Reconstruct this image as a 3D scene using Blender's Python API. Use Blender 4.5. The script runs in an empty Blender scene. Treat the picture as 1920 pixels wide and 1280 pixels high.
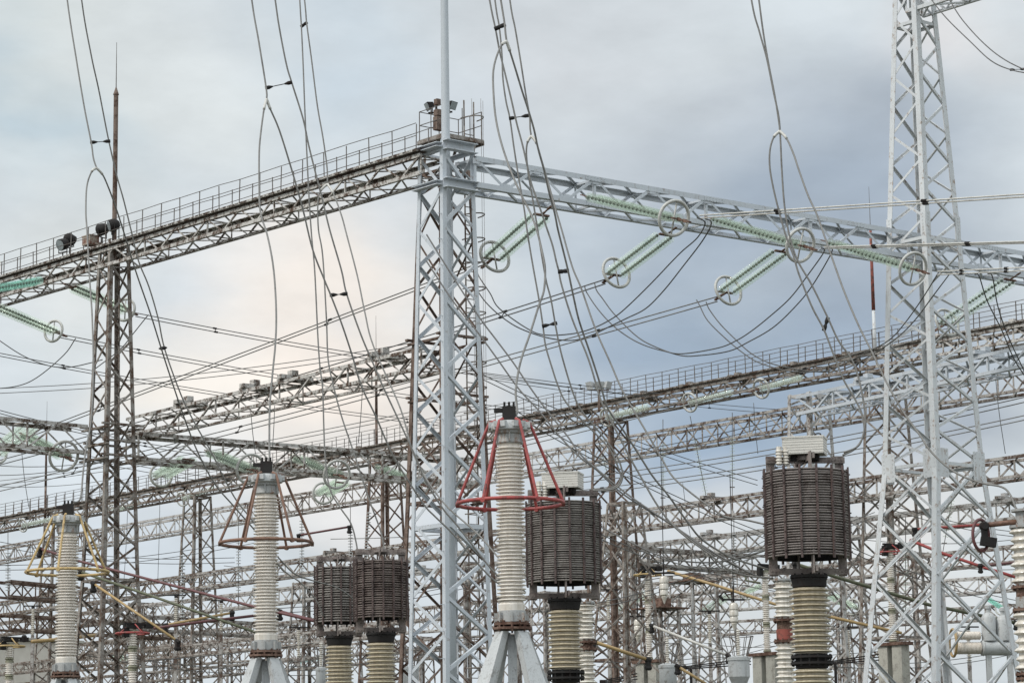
import bpy, math, random
from mathutils import Vector, Matrix
random.seed(7)
sc = bpy.context.scene
COL = sc.collection
V = Vector
# ------------------------------------------------------------------ camera
F = 5000.0                       # focal length in photo pixels (photo is 1920 wide)
PITCH = math.atan(880.0 / F)
ROLL = math.radians(-0.8)
EYE = V((0, 0, 1.7))
_f = V((0, math.cos(PITCH), math.sin(PITCH)))
_r0 = V((1, 0, 0)); _u0 = V((0, -math.sin(PITCH), math.cos(PITCH)))
_r = _r0 * math.cos(ROLL) + _u0 * math.sin(ROLL)
_u = -_r0 * math.sin(ROLL) + _u0 * math.cos(ROLL)
cam_d = bpy.data.cameras.new('camera'); cam = bpy.data.objects.new('camera', cam_d); COL.objects.link(cam)
cam_d.sensor_width = 36.0; cam_d.lens = 36.0 * F / 1920.0; cam_d.clip_start = 0.5; cam_d.clip_end = 20000
m = Matrix((( _r.x, _u.x, -_f.x, EYE.x), (_r.y, _u.y, -_f.y, EYE.y), (_r.z, _u.z, -_f.z, EYE.z), (0, 0, 0, 1)))
cam.matrix_world = m
sc.camera = cam
sc.render.resolution_x = 1024; sc.render.resolution_y = 682

def ray(px, py):
    return _f * F + _r * (px - 960.0) - _u * (py - 640.0)
def P(px, py, d):                # survey helper: sight line to a distance d ahead
    v = ray(px, py); return EYE + v * (d / v.y)
def PZ(px, py, z):               # sight line to a height z
    v = ray(px, py); return EYE + v * ((z - EYE.z) / v.z)
def ppm(d): return F / d

# ------------------------------------------------------------------ world
world = bpy.data.worlds.new("World"); sc.world = world; world.use_nodes = True
SUN_EL, SUN_AZ = math.radians(46), math.radians(-118)    # azimuth from +Y, clockwise
wn = world.node_tree; wn.nodes.clear(); WL = wn.links
def N(t, nt=None, **kw):
    n = (nt or wn).nodes.new(t)
    for k, v in kw.items(): setattr(n, k, v)
    return n
sky = N('ShaderNodeTexSky', sky_type='NISHITA', sun_disc=False, sun_elevation=SUN_EL, sun_rotation=SUN_AZ, air_density=1.2, dust_density=2.0)
tc = N('ShaderNodeTexCoord')
def wnoise(scale, detail, rough=0.5, off=(0, 0, 0), stretch=(1, 1, 2.2)):
    mp = N('ShaderNodeMapping'); mp.inputs['Location'].default_value = off; mp.inputs['Scale'].default_value = stretch
    WL.new(tc.outputs['Generated'], mp.inputs['Vector'])
    n = N('ShaderNodeTexNoise'); n.inputs['Scale'].default_value = scale; n.inputs['Detail'].default_value = detail; n.inputs['Roughness'].default_value = rough
    WL.new(mp.outputs['Vector'], n.inputs['Vector']); return n
warp = wnoise(7.0, 4.0)
wsub = N('ShaderNodeVectorMath', operation='SUBTRACT'); WL.new(warp.outputs['Color'], wsub.inputs[0]); wsub.inputs[1].default_value = (.5, .5, .5)
wscl = N('ShaderNodeVectorMath', operation='SCALE'); WL.new(wsub.outputs[0], wscl.inputs[0]); wscl.inputs['Scale'].default_value = 0.13
wadd = N('ShaderNodeVectorMath', operation='ADD'); WL.new(tc.outputs['Generated'], wadd.inputs[0]); WL.new(wscl.outputs[0], wadd.inputs[1])
fine = wnoise(13.0, 6.0, .58, (3, 1, 7))
cr = N('ShaderNodeMapRange'); cr.inputs['From Min'].default_value = .3; cr.inputs['From Max'].default_value = .7; cr.inputs['To Min'].default_value = .87; cr.inputs['To Max'].default_value = 1.08
WL.new(fine.outputs['Fac'], cr.inputs['Value'])
def cmix(a, bcol, fac_socket):
    mx = N('ShaderNodeMix', data_type='RGBA')
    if isinstance(a, tuple): mx.inputs['A'].default_value = (*a, 1)
    else: WL.new(a, mx.inputs['A'])
    mx.inputs['B'].default_value = (*bcol, 1)
    WL.new(fac_socket, mx.inputs['Factor']); return mx.outputs['Result']
def lin(c):
    return tuple(((v / 255.0 + .055) / 1.055) ** 2.4 for v in c)
cloud = None
BASE = lin((209, 217, 222))
# cloud banks: where (as a sight line), angular radius, colour, weight
BANKS = [((120, 40), .085, (222, 228, 227), .9), ((70, 230), .05, (186, 203, 213), .9), ((60, 430), .05, (228, 232, 231), .85), ((720, 150), .05, (192, 205, 215), .85), ((560, 330), .035, (200, 212, 222), .6),
         ((430, 170), .05, (222, 228, 229), .8), ((1130, 120), .075, (208, 213, 218), .85), ((1000, 330), .045, (196, 205, 215), .7), ((1840, 30), .045, (217, 217, 218), .95), ((1650, 230), .05, (186, 194, 204), .6), ((1420, 120), .035, (196, 204, 213), .7), ((1560, 480), .12, (153, 167, 183), .97),
         ((1230, 300), .045, (194, 203, 212), .7), ((1290, 800), .10, (148, 169, 192), .9), ((1820, 760), .05, (168, 178, 190), .85),
         ((300, 540), .055, (226, 233, 239), .8), ((540, 650), .08, (249, 240, 231), .97), ((280, 720), .06, (248, 241, 231), .9), ((760, 790), .06, (243, 235, 227), .9), ((640, 740), .04, (246, 236, 226), .8), ((720, 500), .03, (210, 219, 228), .6),
         ((250, 1020), .075, (219, 229, 238), .9), ((760, 1000), .045, (233, 232, 231), .8), ((1300, 1080), .06, (224, 226, 226), .9), ((1750, 1010), .055, (232, 230, 226), .95), ((1000, 1260), .09, (217, 226, 235), .7)]
cur = BASE
for (c, rad, colr, wt) in BANKS:
    d = ray(*c).normalized()
    dist = N('ShaderNodeVectorMath', operation='DISTANCE'); WL.new(wadd.outputs[0], dist.inputs[0]); dist.inputs[1].default_value = d
    mr = N('ShaderNodeMapRange', interpolation_type='SMOOTHSTEP'); mr.inputs['From Min'].default_value = rad; mr.inputs['From Max'].default_value = 0.0
    mr.inputs['To Min'].default_value = 0; mr.inputs['To Max'].default_value = wt
    WL.new(dist.outputs['Value'], mr.inputs['Value'])
    cur = cmix(cur, lin(colr), mr.outputs['Result'])
mul = N('ShaderNodeVectorMath', operation='SCALE'); WL.new(cur, mul.inputs[0]); WL.new(cr.outputs['Result'], mul.inputs['Scale'])
# thin veil: a little of the clear sky's own light shows through the cloud
CLOUD_K = 10.6
sep = N('ShaderNodeSeparateXYZ'); WL.new(tc.outputs['Generated'], sep.inputs[0])
def wmap(sock, a, b, c, d):
    r = N('ShaderNodeMapRange', interpolation_type='SMOOTHSTEP')
    for k, v in zip(('From Min', 'From Max', 'To Min', 'To Max'), (a, b, c, d)): r.inputs[k].default_value = v
    WL.new(sock, r.inputs['Value']); return r.outputs['Result']
g1 = wmap(sep.outputs['Z'], .36, .9, 1.0, 1.7); g2 = wmap(sep.outputs['Y'], .45, -.6, 1.0, 1.5)   # overcast: brightest overhead and round the veiled sun
gm = N('ShaderNodeMath', operation='MULTIPLY'); WL.new(g1, gm.inputs[0]); WL.new(g2, gm.inputs[1])
gs = N('ShaderNodeVectorMath', operation='SCALE'); WL.new(mul.outputs[0], gs.inputs[0]); WL.new(gm.outputs[0], gs.inputs['Scale']); mul = gs
mul2 = N('ShaderNodeVectorMath', operation='SCALE'); WL.new(mul.outputs[0], mul2.inputs[0]); mul2.inputs['Scale'].default_value = CLOUD_K
mx = N('ShaderNodeMix', data_type='RGBA'); mx.inputs['Factor'].default_value = .985
WL.new(sky.outputs['Color'], mx.inputs['A']); WL.new(mul2.outputs[0], mx.inputs['B'])
bg = N('ShaderNodeBackground'); bg.inputs['Strength'].default_value = 0.1
WL.new(mx.outputs['Result'], bg.inputs['Color'])
wo = N('ShaderNodeOutputWorld'); WL.new(bg.outputs[0], wo.inputs['Surface'])
# ------------------------------------------------------------------ sun
sl = bpy.data.lights.new('sun', 'SUN'); sl.energy = 2.0; sl.angle = math.radians(11); sl.color = (1, .96, .9)
so = bpy.data.objects.new('sun', sl); COL.objects.link(so); so.location = (0, 0, 80)
sdir = V((math.sin(SUN_AZ) * math.cos(SUN_EL), math.cos(SUN_AZ) * math.cos(SUN_EL), math.sin(SUN_EL)))
so.rotation_euler = (-sdir).to_track_quat('-Z', 'Y').to_euler()
sc.view_settings.view_transform = 'Standard'; sc.view_settings.look = 'None'; sc.view_settings.exposure = 0; sc.view_settings.gamma = 1
sc.cycles.max_bounces = 6; sc.cycles.transparent_max_bounces = 24; sc.cycles.transmission_bounces = 6

# ------------------------------------------------------------------ materials
def new_mat(name):
    mt = bpy.data.materials.new(name); mt.use_nodes = True
    nt = mt.node_tree; b = nt.nodes['Principled BSDF']; return mt, nt, b
def pos_noise(nt, scale, detail=4, rough=.55, stretch=None):
    g = N('ShaderNodeNewGeometry', nt); n = N('ShaderNodeTexNoise', nt)
    n.inputs['Scale'].default_value = scale; n.inputs['Detail'].default_value = detail; n.inputs['Roughness'].default_value = rough
    src = g.outputs['Position']
    if stretch:
        mp = N('ShaderNodeMapping', nt); mp.inputs['Scale'].default_value = stretch; nt.links.new(src, mp.inputs['Vector']); src = mp.outputs['Vector']
    nt.links.new(src, n.inputs['Vector']); return n.outputs['Fac']
def ramp(nt, sock, stops):
    r = N('ShaderNodeValToRGB', nt); e = r.color_ramp.elements
    while len(e) < len(stops): e.new(.5)
    for el, (p, c) in zip(e, stops): el.position = p; el.color = (*c, 1)
    nt.links.new(sock, r.inputs['Fac']); return r.outputs['Color']
def mixc(nt, a, b, fac):
    x = N('ShaderNodeMix', nt, data_type='RGBA')
    for s, k in ((a, 'A'), (b, 'B')):
        if isinstance(s, tuple): x.inputs[k].default_value = (*s, 1)
        else: nt.links.new(s, x.inputs[k])
    if isinstance(fac, float): x.inputs['Factor'].default_value = fac
    else: nt.links.new(fac, x.inputs['Factor'])
    return x.outputs['Result']
def maprange(nt, s, a, b, c=0., d=1.):
    r = N('ShaderNodeMapRange', nt)
    for k, v in zip(('From Min', 'From Max', 'To Min', 'To Max'), (a, b, c, d)): r.inputs[k].default_value = v
    nt.links.new(s, r.inputs['Value']); return r.outputs['Result']
def weathered(name, paint, rust, lo, hi, rough=.6, metal=0., scale=5., var=.12, stretch=None, streak=0.):
    mt, nt, b = new_mat(name)
    n1 = pos_noise(nt, scale, 6, .65, stretch); n2 = pos_noise(nt, scale * 7, 4, .6); n3 = pos_noise(nt, .8, 2)
    sm = N('ShaderNodeMath', nt, operation='MULTIPLY_ADD'); nt.links.new(n2, sm.inputs[0]); sm.inputs[1].default_value = .35; nt.links.new(n1, sm.inputs[2])
    mask = maprange(nt, sm.outputs[0], lo + .17, hi + .17)
    p2 = mixc(nt, tuple(c * (1 - var) for c in paint), tuple(min(1, c * (1 + var)) for c in paint), n3)
    p3 = mixc(nt, p2, tuple(c * .75 for c in paint), maprange(nt, n2, .5, .8))
    r2 = mixc(nt, rust, tuple(c * .55 for c in rust), n2)
    colr = mixc(nt, p3, r2, mask)
    if streak:      # rain and rust runs down the faces
        n4 = pos_noise(nt, 9., 5, .65, (1, 1, .09)); n5 = pos_noise(nt, 1.6, 3)
        sk = N('ShaderNodeMath', nt, operation='MULTIPLY'); nt.links.new(maprange(nt, n4, .54, .74), sk.inputs[0]); nt.links.new(maprange(nt, n5, .42, .68, 0, streak), sk.inputs[1])
        colr = mixc(nt, colr, tuple(.5 * a + .3 * c for a, c in zip(rust, paint)), sk.outputs[0])
    nt.links.new(colr, b.inputs['Base Color'])
    b.inputs['Roughness'].default_value = rough; b.inputs['Specular IOR Level'].default_value = .5 if rough < .7 else .2; b.inputs['Metallic'].default_value = metal
    bp = N('ShaderNodeBump', nt); bp.inputs['Strength'].default_value = .15; bp.inputs['Distance'].default_value = .01
    nt.links.new(n2, bp.inputs['Height']); nt.links.new(bp.outputs[0], b.inputs['Normal'])
    return mt
M = {}
M['grey'] = weathered('grey_paint', (.50, .525, .555), (.26, .17, .11), .60, .78, .5, streak=.9, var=.16)
M['white'] = weathered('pale_paint', (.55, .56, .565), (.30, .18, .10), .57, .72, .5, streak=.95, var=.14)
M['mast'] = weathered('mast_paint', (.46, .485, .51), (.3, .22, .15), .74, .9, .4)
M['flaky'] = weathered('flaky_paint', (.50, .475, .445), (.11, .07, .05), .46, .59, .75, scale=4.)
M['rusty'] = weathered('rusty_steel', (.29, .265, .24), (.12, .075, .052), .42, .62, .8, scale=3.)
M['brown'] = weathered('brown_steel', (.19, .14, .115), (.085, .048, .034), .42, .62, .8, scale=3.)
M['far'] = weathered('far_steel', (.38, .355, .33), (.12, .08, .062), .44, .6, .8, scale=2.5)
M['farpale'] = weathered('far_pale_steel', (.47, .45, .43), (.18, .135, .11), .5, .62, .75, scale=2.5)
M['deck'] = weathered('deck_boards', (.13, .105, .09), (.06, .04, .033), .4, .6, .85, scale=6.)
M['dark'] = weathered('dark_steel', (.026, .024, .023), (.030, .02, .017), .5, .7, .8)
M['rail'] = weathered('rail_steel', (.15, .135, .125), (.09, .06, .045), .5, .7, .75)
M['redmast'] = weathered('red_mast_paint', (.30, .09, .07), (.12, .07, .055), .45, .62, .7)
M['cable'] = weathered('aluminium_cable', (.16, .152, .14), (.09, .083, .075), .5, .75, .5, scale=2.)
M['cabledark'] = weathered('dark_cable', (.085, .08, .075), (.05, .046, .043), .5, .75, .55, scale=2.)
M['tube'] = weathered('pale_tube', (.52, .50, .46), (.34, .31, .27), .5, .8, .45)
M['ring'] = weathered('ring_aluminium', (.46, .45, .42), (.30, .27, .22), .55, .8, .45)
M['red'] = weathered('red_paint', (.31, .05, .045), (.12, .035, .03), .50, .68, .5, scale=7., var=.25)
M['yellow'] = weathered('yellow_paint', (.47, .33, .14), (.24, .15, .08), .50, .68, .55, scale=7., var=.2)
M['orange'] = weathered('ochre_paint', (.37, .25, .11), (.22, .15, .085), .6, .8, .5)
M['rust'] = weathered('rust_brown_paint', (.19, .10, .065), (.10, .05, .035), .45, .7, .65)
M['maroon'] = weathered('maroon_paint', (.12, .042, .042), (.085, .05, .043), .5, .7, .55)
M['olive'] = weathered('olive_paint', (.10, .105, .06), (.07, .065, .04), .5, .75, .6)
M['tank'] = weathered('tank_grey', (.44, .445, .44), (.24, .21, .18), .56, .74, .45, streak=.9)
M['concrete'] = weathered('concrete', (.42, .40, .35), (.25, .23, .20), .5, .75, .85, scale=3.)
M['collar'] = weathered('collar_grey', (.33, .33, .32), (.24, .12, .06), .55, .68, .55, scale=7., stretch=(1, 1, .35))
M['flange'] = weathered('rusty_flange', (.20, .13, .10), (.10, .05, .035), .42, .6, .7, scale=8.)
M['boxwhite'] = weathered('box_white', (.60, .57, .52), (.30, .20, .14), .62, .78, .5, scale=5., stretch=(1, 1, .4))
M['coil'] = weathered('coil_brown', (.21, .18, .165), (.12, .09, .08), .5, .7, .5, scale=4.)
M['batten'] = weathered('batten_brown', (.095, .062, .055), (.055, .035, .032), .45, .65, .6, scale=4.)
M['coilgrey'] = weathered('coil_greybrown', (.235, .21, .19), (.12, .095, .085), .48, .68, .5, scale=3.)
M['coildark'] = weathered('coil_darkbrown', (.165, .13, .115), (.09, .06, .052), .45, .65, .55, scale=4.)
M['rodgreen'] = weathered('rod_greygreen', (.13, .16, .12), (.08, .09, .07), .5, .7, .5)
M['frame'] = weathered('frame_brown', (.24, .20, .18), (.12, .085, .075), .45, .65, .6, scale=5.)
M['jointgrey'] = weathered('joint_cement', (.27, .26, .19), (.17, .15, .11), .5, .7, .7, scale=8.)
M['boxrust'] = weathered('streaked_box', (.40, .34, .28), (.22, .09, .06), .44, .58, .7, scale=4.)
M['lens'] = weathered('lamp_glass', (.30, .33, .34), (.2, .2, .2), .6, .8, .15)
def porcelain(name, c1, c2):
    mt, nt, b = new_mat(name)
    n = pos_noise(nt, 9, 5, .65, (1.6, 1.6, .22)); n2 = pos_noise(nt, 30, 3)
    col = mixc(nt, c1, c2, maprange(nt, n, .42, .68))
    nt.links.new(mixc(nt, col, tuple(c * .7 for c in c2), maprange(nt, n2, .6, .9, 0, .5)), b.inputs['Base Color'])
    b.inputs['Roughness'].default_value = .2; return mt
M['cream'] = porcelain('cream_porcelain', (.75, .695, .63), (.59, .53, .46))
M['tan'] = porcelain('tan_porcelain', (.46, .395, .285), (.31, .255, .175))
M['whiteporc'] = porcelain('white_porcelain', (.68, .635, .57), (.46, .41, .34))
GF = (.06, .48)
def glassm(name, col, tint):
    mt, nt, b = new_mat(name)
    b.inputs['Base Color'].default_value = (*col, 1); b.inputs['Roughness'].default_value = .06; b.inputs['IOR'].default_value = 1.55; b.inputs['Coat Weight'].default_value = 1.; b.inputs['Coat Roughness'].default_value = .03
    b.inputs['Transmission Weight'].default_value = .0
    tr = N('ShaderNodeBsdfTransparent', nt); tr.inputs['Color'].default_value = (*tint, 1)
    mxs = N('ShaderNodeMixShader', nt); lw = N('ShaderNodeLayerWeight', nt); lw.inputs['Blend'].default_value = .35
    nt.links.new(maprange(nt, lw.outputs['Facing'], 0, 1, *GF), mxs.inputs['Fac'])
    nt.links.new(tr.outputs[0], mxs.inputs[1]); nt.links.new(b.outputs[0], mxs.inputs[2])
    nt.links.new(mxs.outputs[0], nt.nodes['Material Output'].inputs['Surface']); return mt
M['glass'] = glassm('green_glass', (.90, .945, .87), (.965, .988, .96))
M['glassblue'] = glassm('blue_green_glass', (.62, .87, .80), (.87, .97, .94))
def ground_mat():
    mt, nt, b = new_mat('gravel_ground')
    n1 = pos_noise(nt, .12, 4); n2 = pos_noise(nt, 9, 6, .7)
    g = ramp(nt, n2, [(.3, (.05, .047, .042)), (.7, (.12, .113, .10))]); gr = ramp(nt, n2, [(.3, (.035, .05, .02)), (.7, (.09, .11, .045))])
    nt.links.new(mixc(nt, g, gr, maprange(nt, n1, .48, .56)), b.inputs['Base Color']); b.inputs['Roughness'].default_value = .95
    return mt
M['ground'] = ground_mat()
def wall_mat():
    mt, nt, b = new_mat('panel_wall')
    n = pos_noise(nt, 1.2, 5); nt.links.new(ramp(nt, n, [(.3, (.60, .55, .48)), (.75, (.70, .65, .58))]), b.inputs['Base Color']); b.inputs['Roughness'].default_value = .9
    return mt
M['wall'] = wall_mat()

# ------------------------------------------------------------------ mesh builder
ORIGIN = {}
def perp(d):
    a = V((0, 0, 1)) if abs(d.z) < .9 else V((1, 0, 0))
    u = d.cross(a).normalized(); return u, u.cross(d).normalized()
class MB:
    def __init__(s): s.v = []; s.f = []
    def add(s, vs, fs):
        o = len(s.v); s.v += [tuple(x) for x in vs]; s.f += [tuple(i + o for i in f) for f in fs]
    def loft(s, rings, closed=True, cap=True):
        n = len(rings[0]); vs = [p for r in rings for p in r]; fs = []
        for i in range(len(rings) - 1):
            for j in range(n if closed else n - 1):
                k = (j + 1) % n; fs.append((i * n + j, i * n + k, (i + 1) * n + k, (i + 1) * n + j))
        if cap: fs.append(tuple(range(n - 1, -1, -1))); fs.append(tuple((len(rings) - 1) * n + j for j in range(n)))
        s.add(vs, fs)
    def bar(s, p, q, w, h, ref=None):             # box section bar
        d = (q - p)
        if d.length < 1e-6: return
        d.normalize()
        if ref is None: u, v = perp(d)
        else:
            u = (ref - d * ref.dot(d)).normalized(); v = d.cross(u)
        sec = [(u * (w / 2) * a + v * (h / 2) * b) for a, b in ((-1, -1), (1, -1), (1, 1), (-1, 1))]
        s.loft([[p + x for x in sec], [q + x for x in sec]])
    def ang(s, p, q, w, t, d1, d2):               # angle iron
        sec = [d1 * a + d2 * b for a, b in ((0, 0), (w, 0), (w, t), (t, t), (t, w), (0, w))]
        o = len(s.v)
        s.v += [tuple(p + x) for x in sec] + [tuple(q + x) for x in sec]
        for j in range(6): k = (j + 1) % 6; s.f.append((o + j, o + k, o + 6 + k, o + 6 + j))
        for b in (0, 6): s.f.append((o + b, o + b + 1, o + b + 2, o + b + 3)); s.f.append((o + b, o + b + 3, o + b + 4, o + b + 5))
    def box(s, c, dx, dy, dz):                    # centre and three half-edge vectors
        vs = [c + dx * a + dy * b + dz * e for a in (-1, 1) for b in (-1, 1) for e in (-1, 1)]
        s.add(vs, [(0, 1, 3, 2), (4, 6, 7, 5), (0, 4, 5, 1), (2, 3, 7, 6), (0, 2, 6, 4), (1, 5, 7, 3)])
    def tube(s, pts, r, n=8, closed=False):
        pts = [V(p) for p in pts]; L = len(pts); rings = []
        t0 = (pts[1] - pts[0]).normalized(); u, v = perp(t0)
        for i, p in enumerate(pts):
            if closed: t = (pts[(i + 1) % L] - pts[i - 1])
            else: t = pts[min(i + 1, L - 1)] - pts[max(i - 1, 0)]
            t.normalize(); u = (u - t * u.dot(t)).normalized(); v = t.cross(u)
            rr = r[i] if isinstance(r, (list, tuple)) else r
            rings.append([p + (u * math.cos(a) + v * math.sin(a)) * rr for a in (2 * math.pi * k / n for k in range(n))])
        if closed: rings.append(rings[0])
        s.loft(rings, cap=not closed)
    def lathe(s, base, prof, n=24, axis=V((0, 0, 1)), phase=0., cap=True):
        u, v = perp(axis)
        s.loft([[base + axis * z + (u * math.cos(a) + v * math.sin(a)) * r for a in (2 * math.pi * (k + phase) / n for k in range(n))] for r, z in prof], cap=cap)
    def ring(s, c, rad, r, axis=V((0, 0, 1)), n=40, m_=10):
        u, v = perp(axis.normalized())
        s.tube([c + (u * math.cos(a) + v * math.sin(a)) * rad for a in (2 * math.pi * k / n for k in range(n))], r, m_, closed=True)
    def build(s, name, mat, parent=None, smooth=False, origin=None):
        if not s.v: return None
        o0 = ORIGIN.get(parent.name, V()) if parent is not None else (origin or V())
        me = bpy.data.meshes.new(name)
        me.from_pydata([(x[0] - o0.x, x[1] - o0.y, x[2] - o0.z) for x in s.v], [], s.f)
        me.materials.append(M[mat] if isinstance(mat, str) else mat)
        if smooth:
            me.polygons.foreach_set('use_smooth', [True] * len(me.polygons))
            if smooth == 'auto':
                me.set_sharp_from_angle(angle=math.radians(40))
        me.update()
        o = bpy.data.objects.new(name, me); COL.objects.link(o)
        if parent is not None: o.parent = parent
        else: o.location = o0
        ORIGIN[o.name] = o0
        return o
def tag(o, label, cat, group=None, kind=None):
    o['label'] = label; o['category'] = cat
    if group: o['group'] = group
    if kind: o['kind'] = kind
    return o
def thing(name, label, cat, loc, group=None):
    o = bpy.data.objects.new(name, None); COL.objects.link(o); o.location = loc; o.empty_display_size = .2
    ORIGIN[o.name] = V(loc); o['kind'] = 'thing'
    return tag(o, label, cat, group)
def smoothpath(pts, step=10):                     # Catmull-Rom
    if len(pts) < 3: return [V(p) for p in pts]
    P_ = [V(p) for p in pts]; P_ = [P_[0] * 2 - P_[1]] + P_ + [P_[-1] * 2 - P_[-2]]; out = []
    for i in range(1, len(P_) - 2):
        a, b, c, d = P_[i - 1:i + 3]
        for k in range(step):
            t = k / step
            out.append(.5 * ((2 * b) + (c - a) * t + (2 * a - 5 * b + 4 * c - d) * t * t + (3 * b - a - 3 * c + d) * t ** 3))
    out.append(P_[-2]); return out
UP = V((0, 0, 1))
A2 = V((-.64, .768, 0)); B2 = V((.768, .64, 0))   # the two directions of the yard

# ------------------------------------------------------------------ ground
g = MB(); S_ = 4000.; K = 24
g.v = [(-S_ + 2 * S_ * i / K, -S_ + 2 * S_ * j / K, 0) for j in range(K + 1) for i in range(K + 1)]
g.f = [(j * (K + 1) + i, j * (K + 1) + i + 1, (j + 1) * (K + 1) + i + 1, (j + 1) * (K + 1) + i) for j in range(K) for i in range(K)]
go = g.build('ground', 'ground'); go['kind'] = 'structure'

# ------------------------------------------------------------------ lattice tower
def tower(name, label, c, levels, legw, braw, mat, group=None, half=1.15, near=True, xfrom=None, lat_mat=None, gusset=0., steps=False, caps=True, thk=.02, aa=A2, bb=B2):
    """levels: (z, side, factor along A) from the ground up"""
    fac = lambda z: 1.0 if len(levels[0]) < 3 else next((a[2] + (b[2] - a[2]) * (z - a[0]) / (b[0] - a[0]) for a, b in zip(levels, levels[1:]) if z <= b[0]), levels[-1][2])
    root = thing(name, label, 'tower', (c.x, c.y, 0), group)
    def side(z):
        for (z0, s0), (z1, s1) in zip([l[:2] for l in levels], [l[:2] for l in levels[1:]]):
            if z <= z1 or z1 == levels[-1][0]: return s0 + (s1 - s0) * (z - z0) / (z1 - z0)
    def corner(sa, sb, z):
        s = side(z) / 2; return V((c.x, c.y, 0)) + aa * (sa * s * fac(z)) + bb * (sb * s) + UP * z
    zt = levels[-1][0]
    for sa in (-1, 1):
        for sb in (-1, 1):
            mb = MB(); d1 = -aa * sa; d2 = -bb * sb; rings = []
            for z, s in (l[:2] for l in levels):
                p = corner(sa, sb, z); rings.append([p + d1 * a + d2 * b for a, b in ((0, 0), (legw, 0), (legw, thk), (thk, thk), (thk, legw), (0, legw))])
            mb.loft(rings)
            if steps and sa == -1 and sb == -1:
                z = 3.
                while z < zt - .4:
                    p = corner(sa, sb, z) ; mb.bar(p + d1 * .06, p + d1 * .06 - d2 * .16, .02, .02); z += .8
            mb.build('leg', mat, root)
    faces = ((-1, 'a', 0), (1, 'a', 1), (-1, 'b', 0), (1, 'b', 1))
    allm = MB()
    for sgn, ax, ph in faces:
        mb = MB() if near else allm
        cor = (lambda k, z: corner(sgn, k, z)) if ax == 'a' else (lambda k, z: corner(k, sgn, z))
        inn = (-aa if ax == 'a' else -bb) * sgn
        def member(p, q, w=braw):
            p = p + inn * (thk + .004); q = q + inn * (thk + .004)
            d = (q - p).normalized(); pd = inn.cross(d).normalized()
            if near: mb.ang(p - pd * w / 2, q - pd * w / 2, w, .014, pd, inn)
            else: mb.bar(p + inn * .02, q + inn * .02, w, .03, pd)
        z = levels[0][0] + .1; k = -1 if (ph + (ax == 'b')) % 2 else 1
        inset = legw * .3
        def node(k_, z_):
            p = cor(k_, z_); o = cor(-k_, z_); d = (o - p).normalized(); return p + d * inset
        while z < zt - .3:
            hh = half if xfrom is None or z > xfrom else side(z) * .62
            z1 = min(z + hh, zt)
            if xfrom is not None and z < xfrom:
                member(node(-1, z), node(1, z1)); 
                p, q = node(1, z), node(-1, z1); o_ = inn * (braw * 1.05); 
                d = (q - p).normalized(); pd = inn.cross(d).normalized()
                mb.ang(p + o_ - pd * braw / 2, q + o_ - pd * braw / 2, braw, .014, pd, inn)
            else:
                member(node(k, z), node(-k, z1)); k = -k
                if gusset:
                    q = node(k, z1); x = (cor(-k, z1) - cor(k, z1)).normalized()
                    mb.box(q + x * gusset * .3 + inn * (thk + .002), x * gusset * .55, UP * gusset * .8, inn * .006)
            z = z1
        # horizontals at level changes and top
        hz = [l[0] for l in levels[1:] if abs(l[0] - 5.9) > .01] if caps else [levels[-1][0]]
        for z in hz:
            zz = min(z, zt - legw / 2); member(node(-1, zz), node(1, zz), braw * 1.3)
        if near: mb.build('lattice', lat_mat or mat, root)
    if not near: allm.build('lattice', lat_mat or mat, root)
    return root, corner

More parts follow.
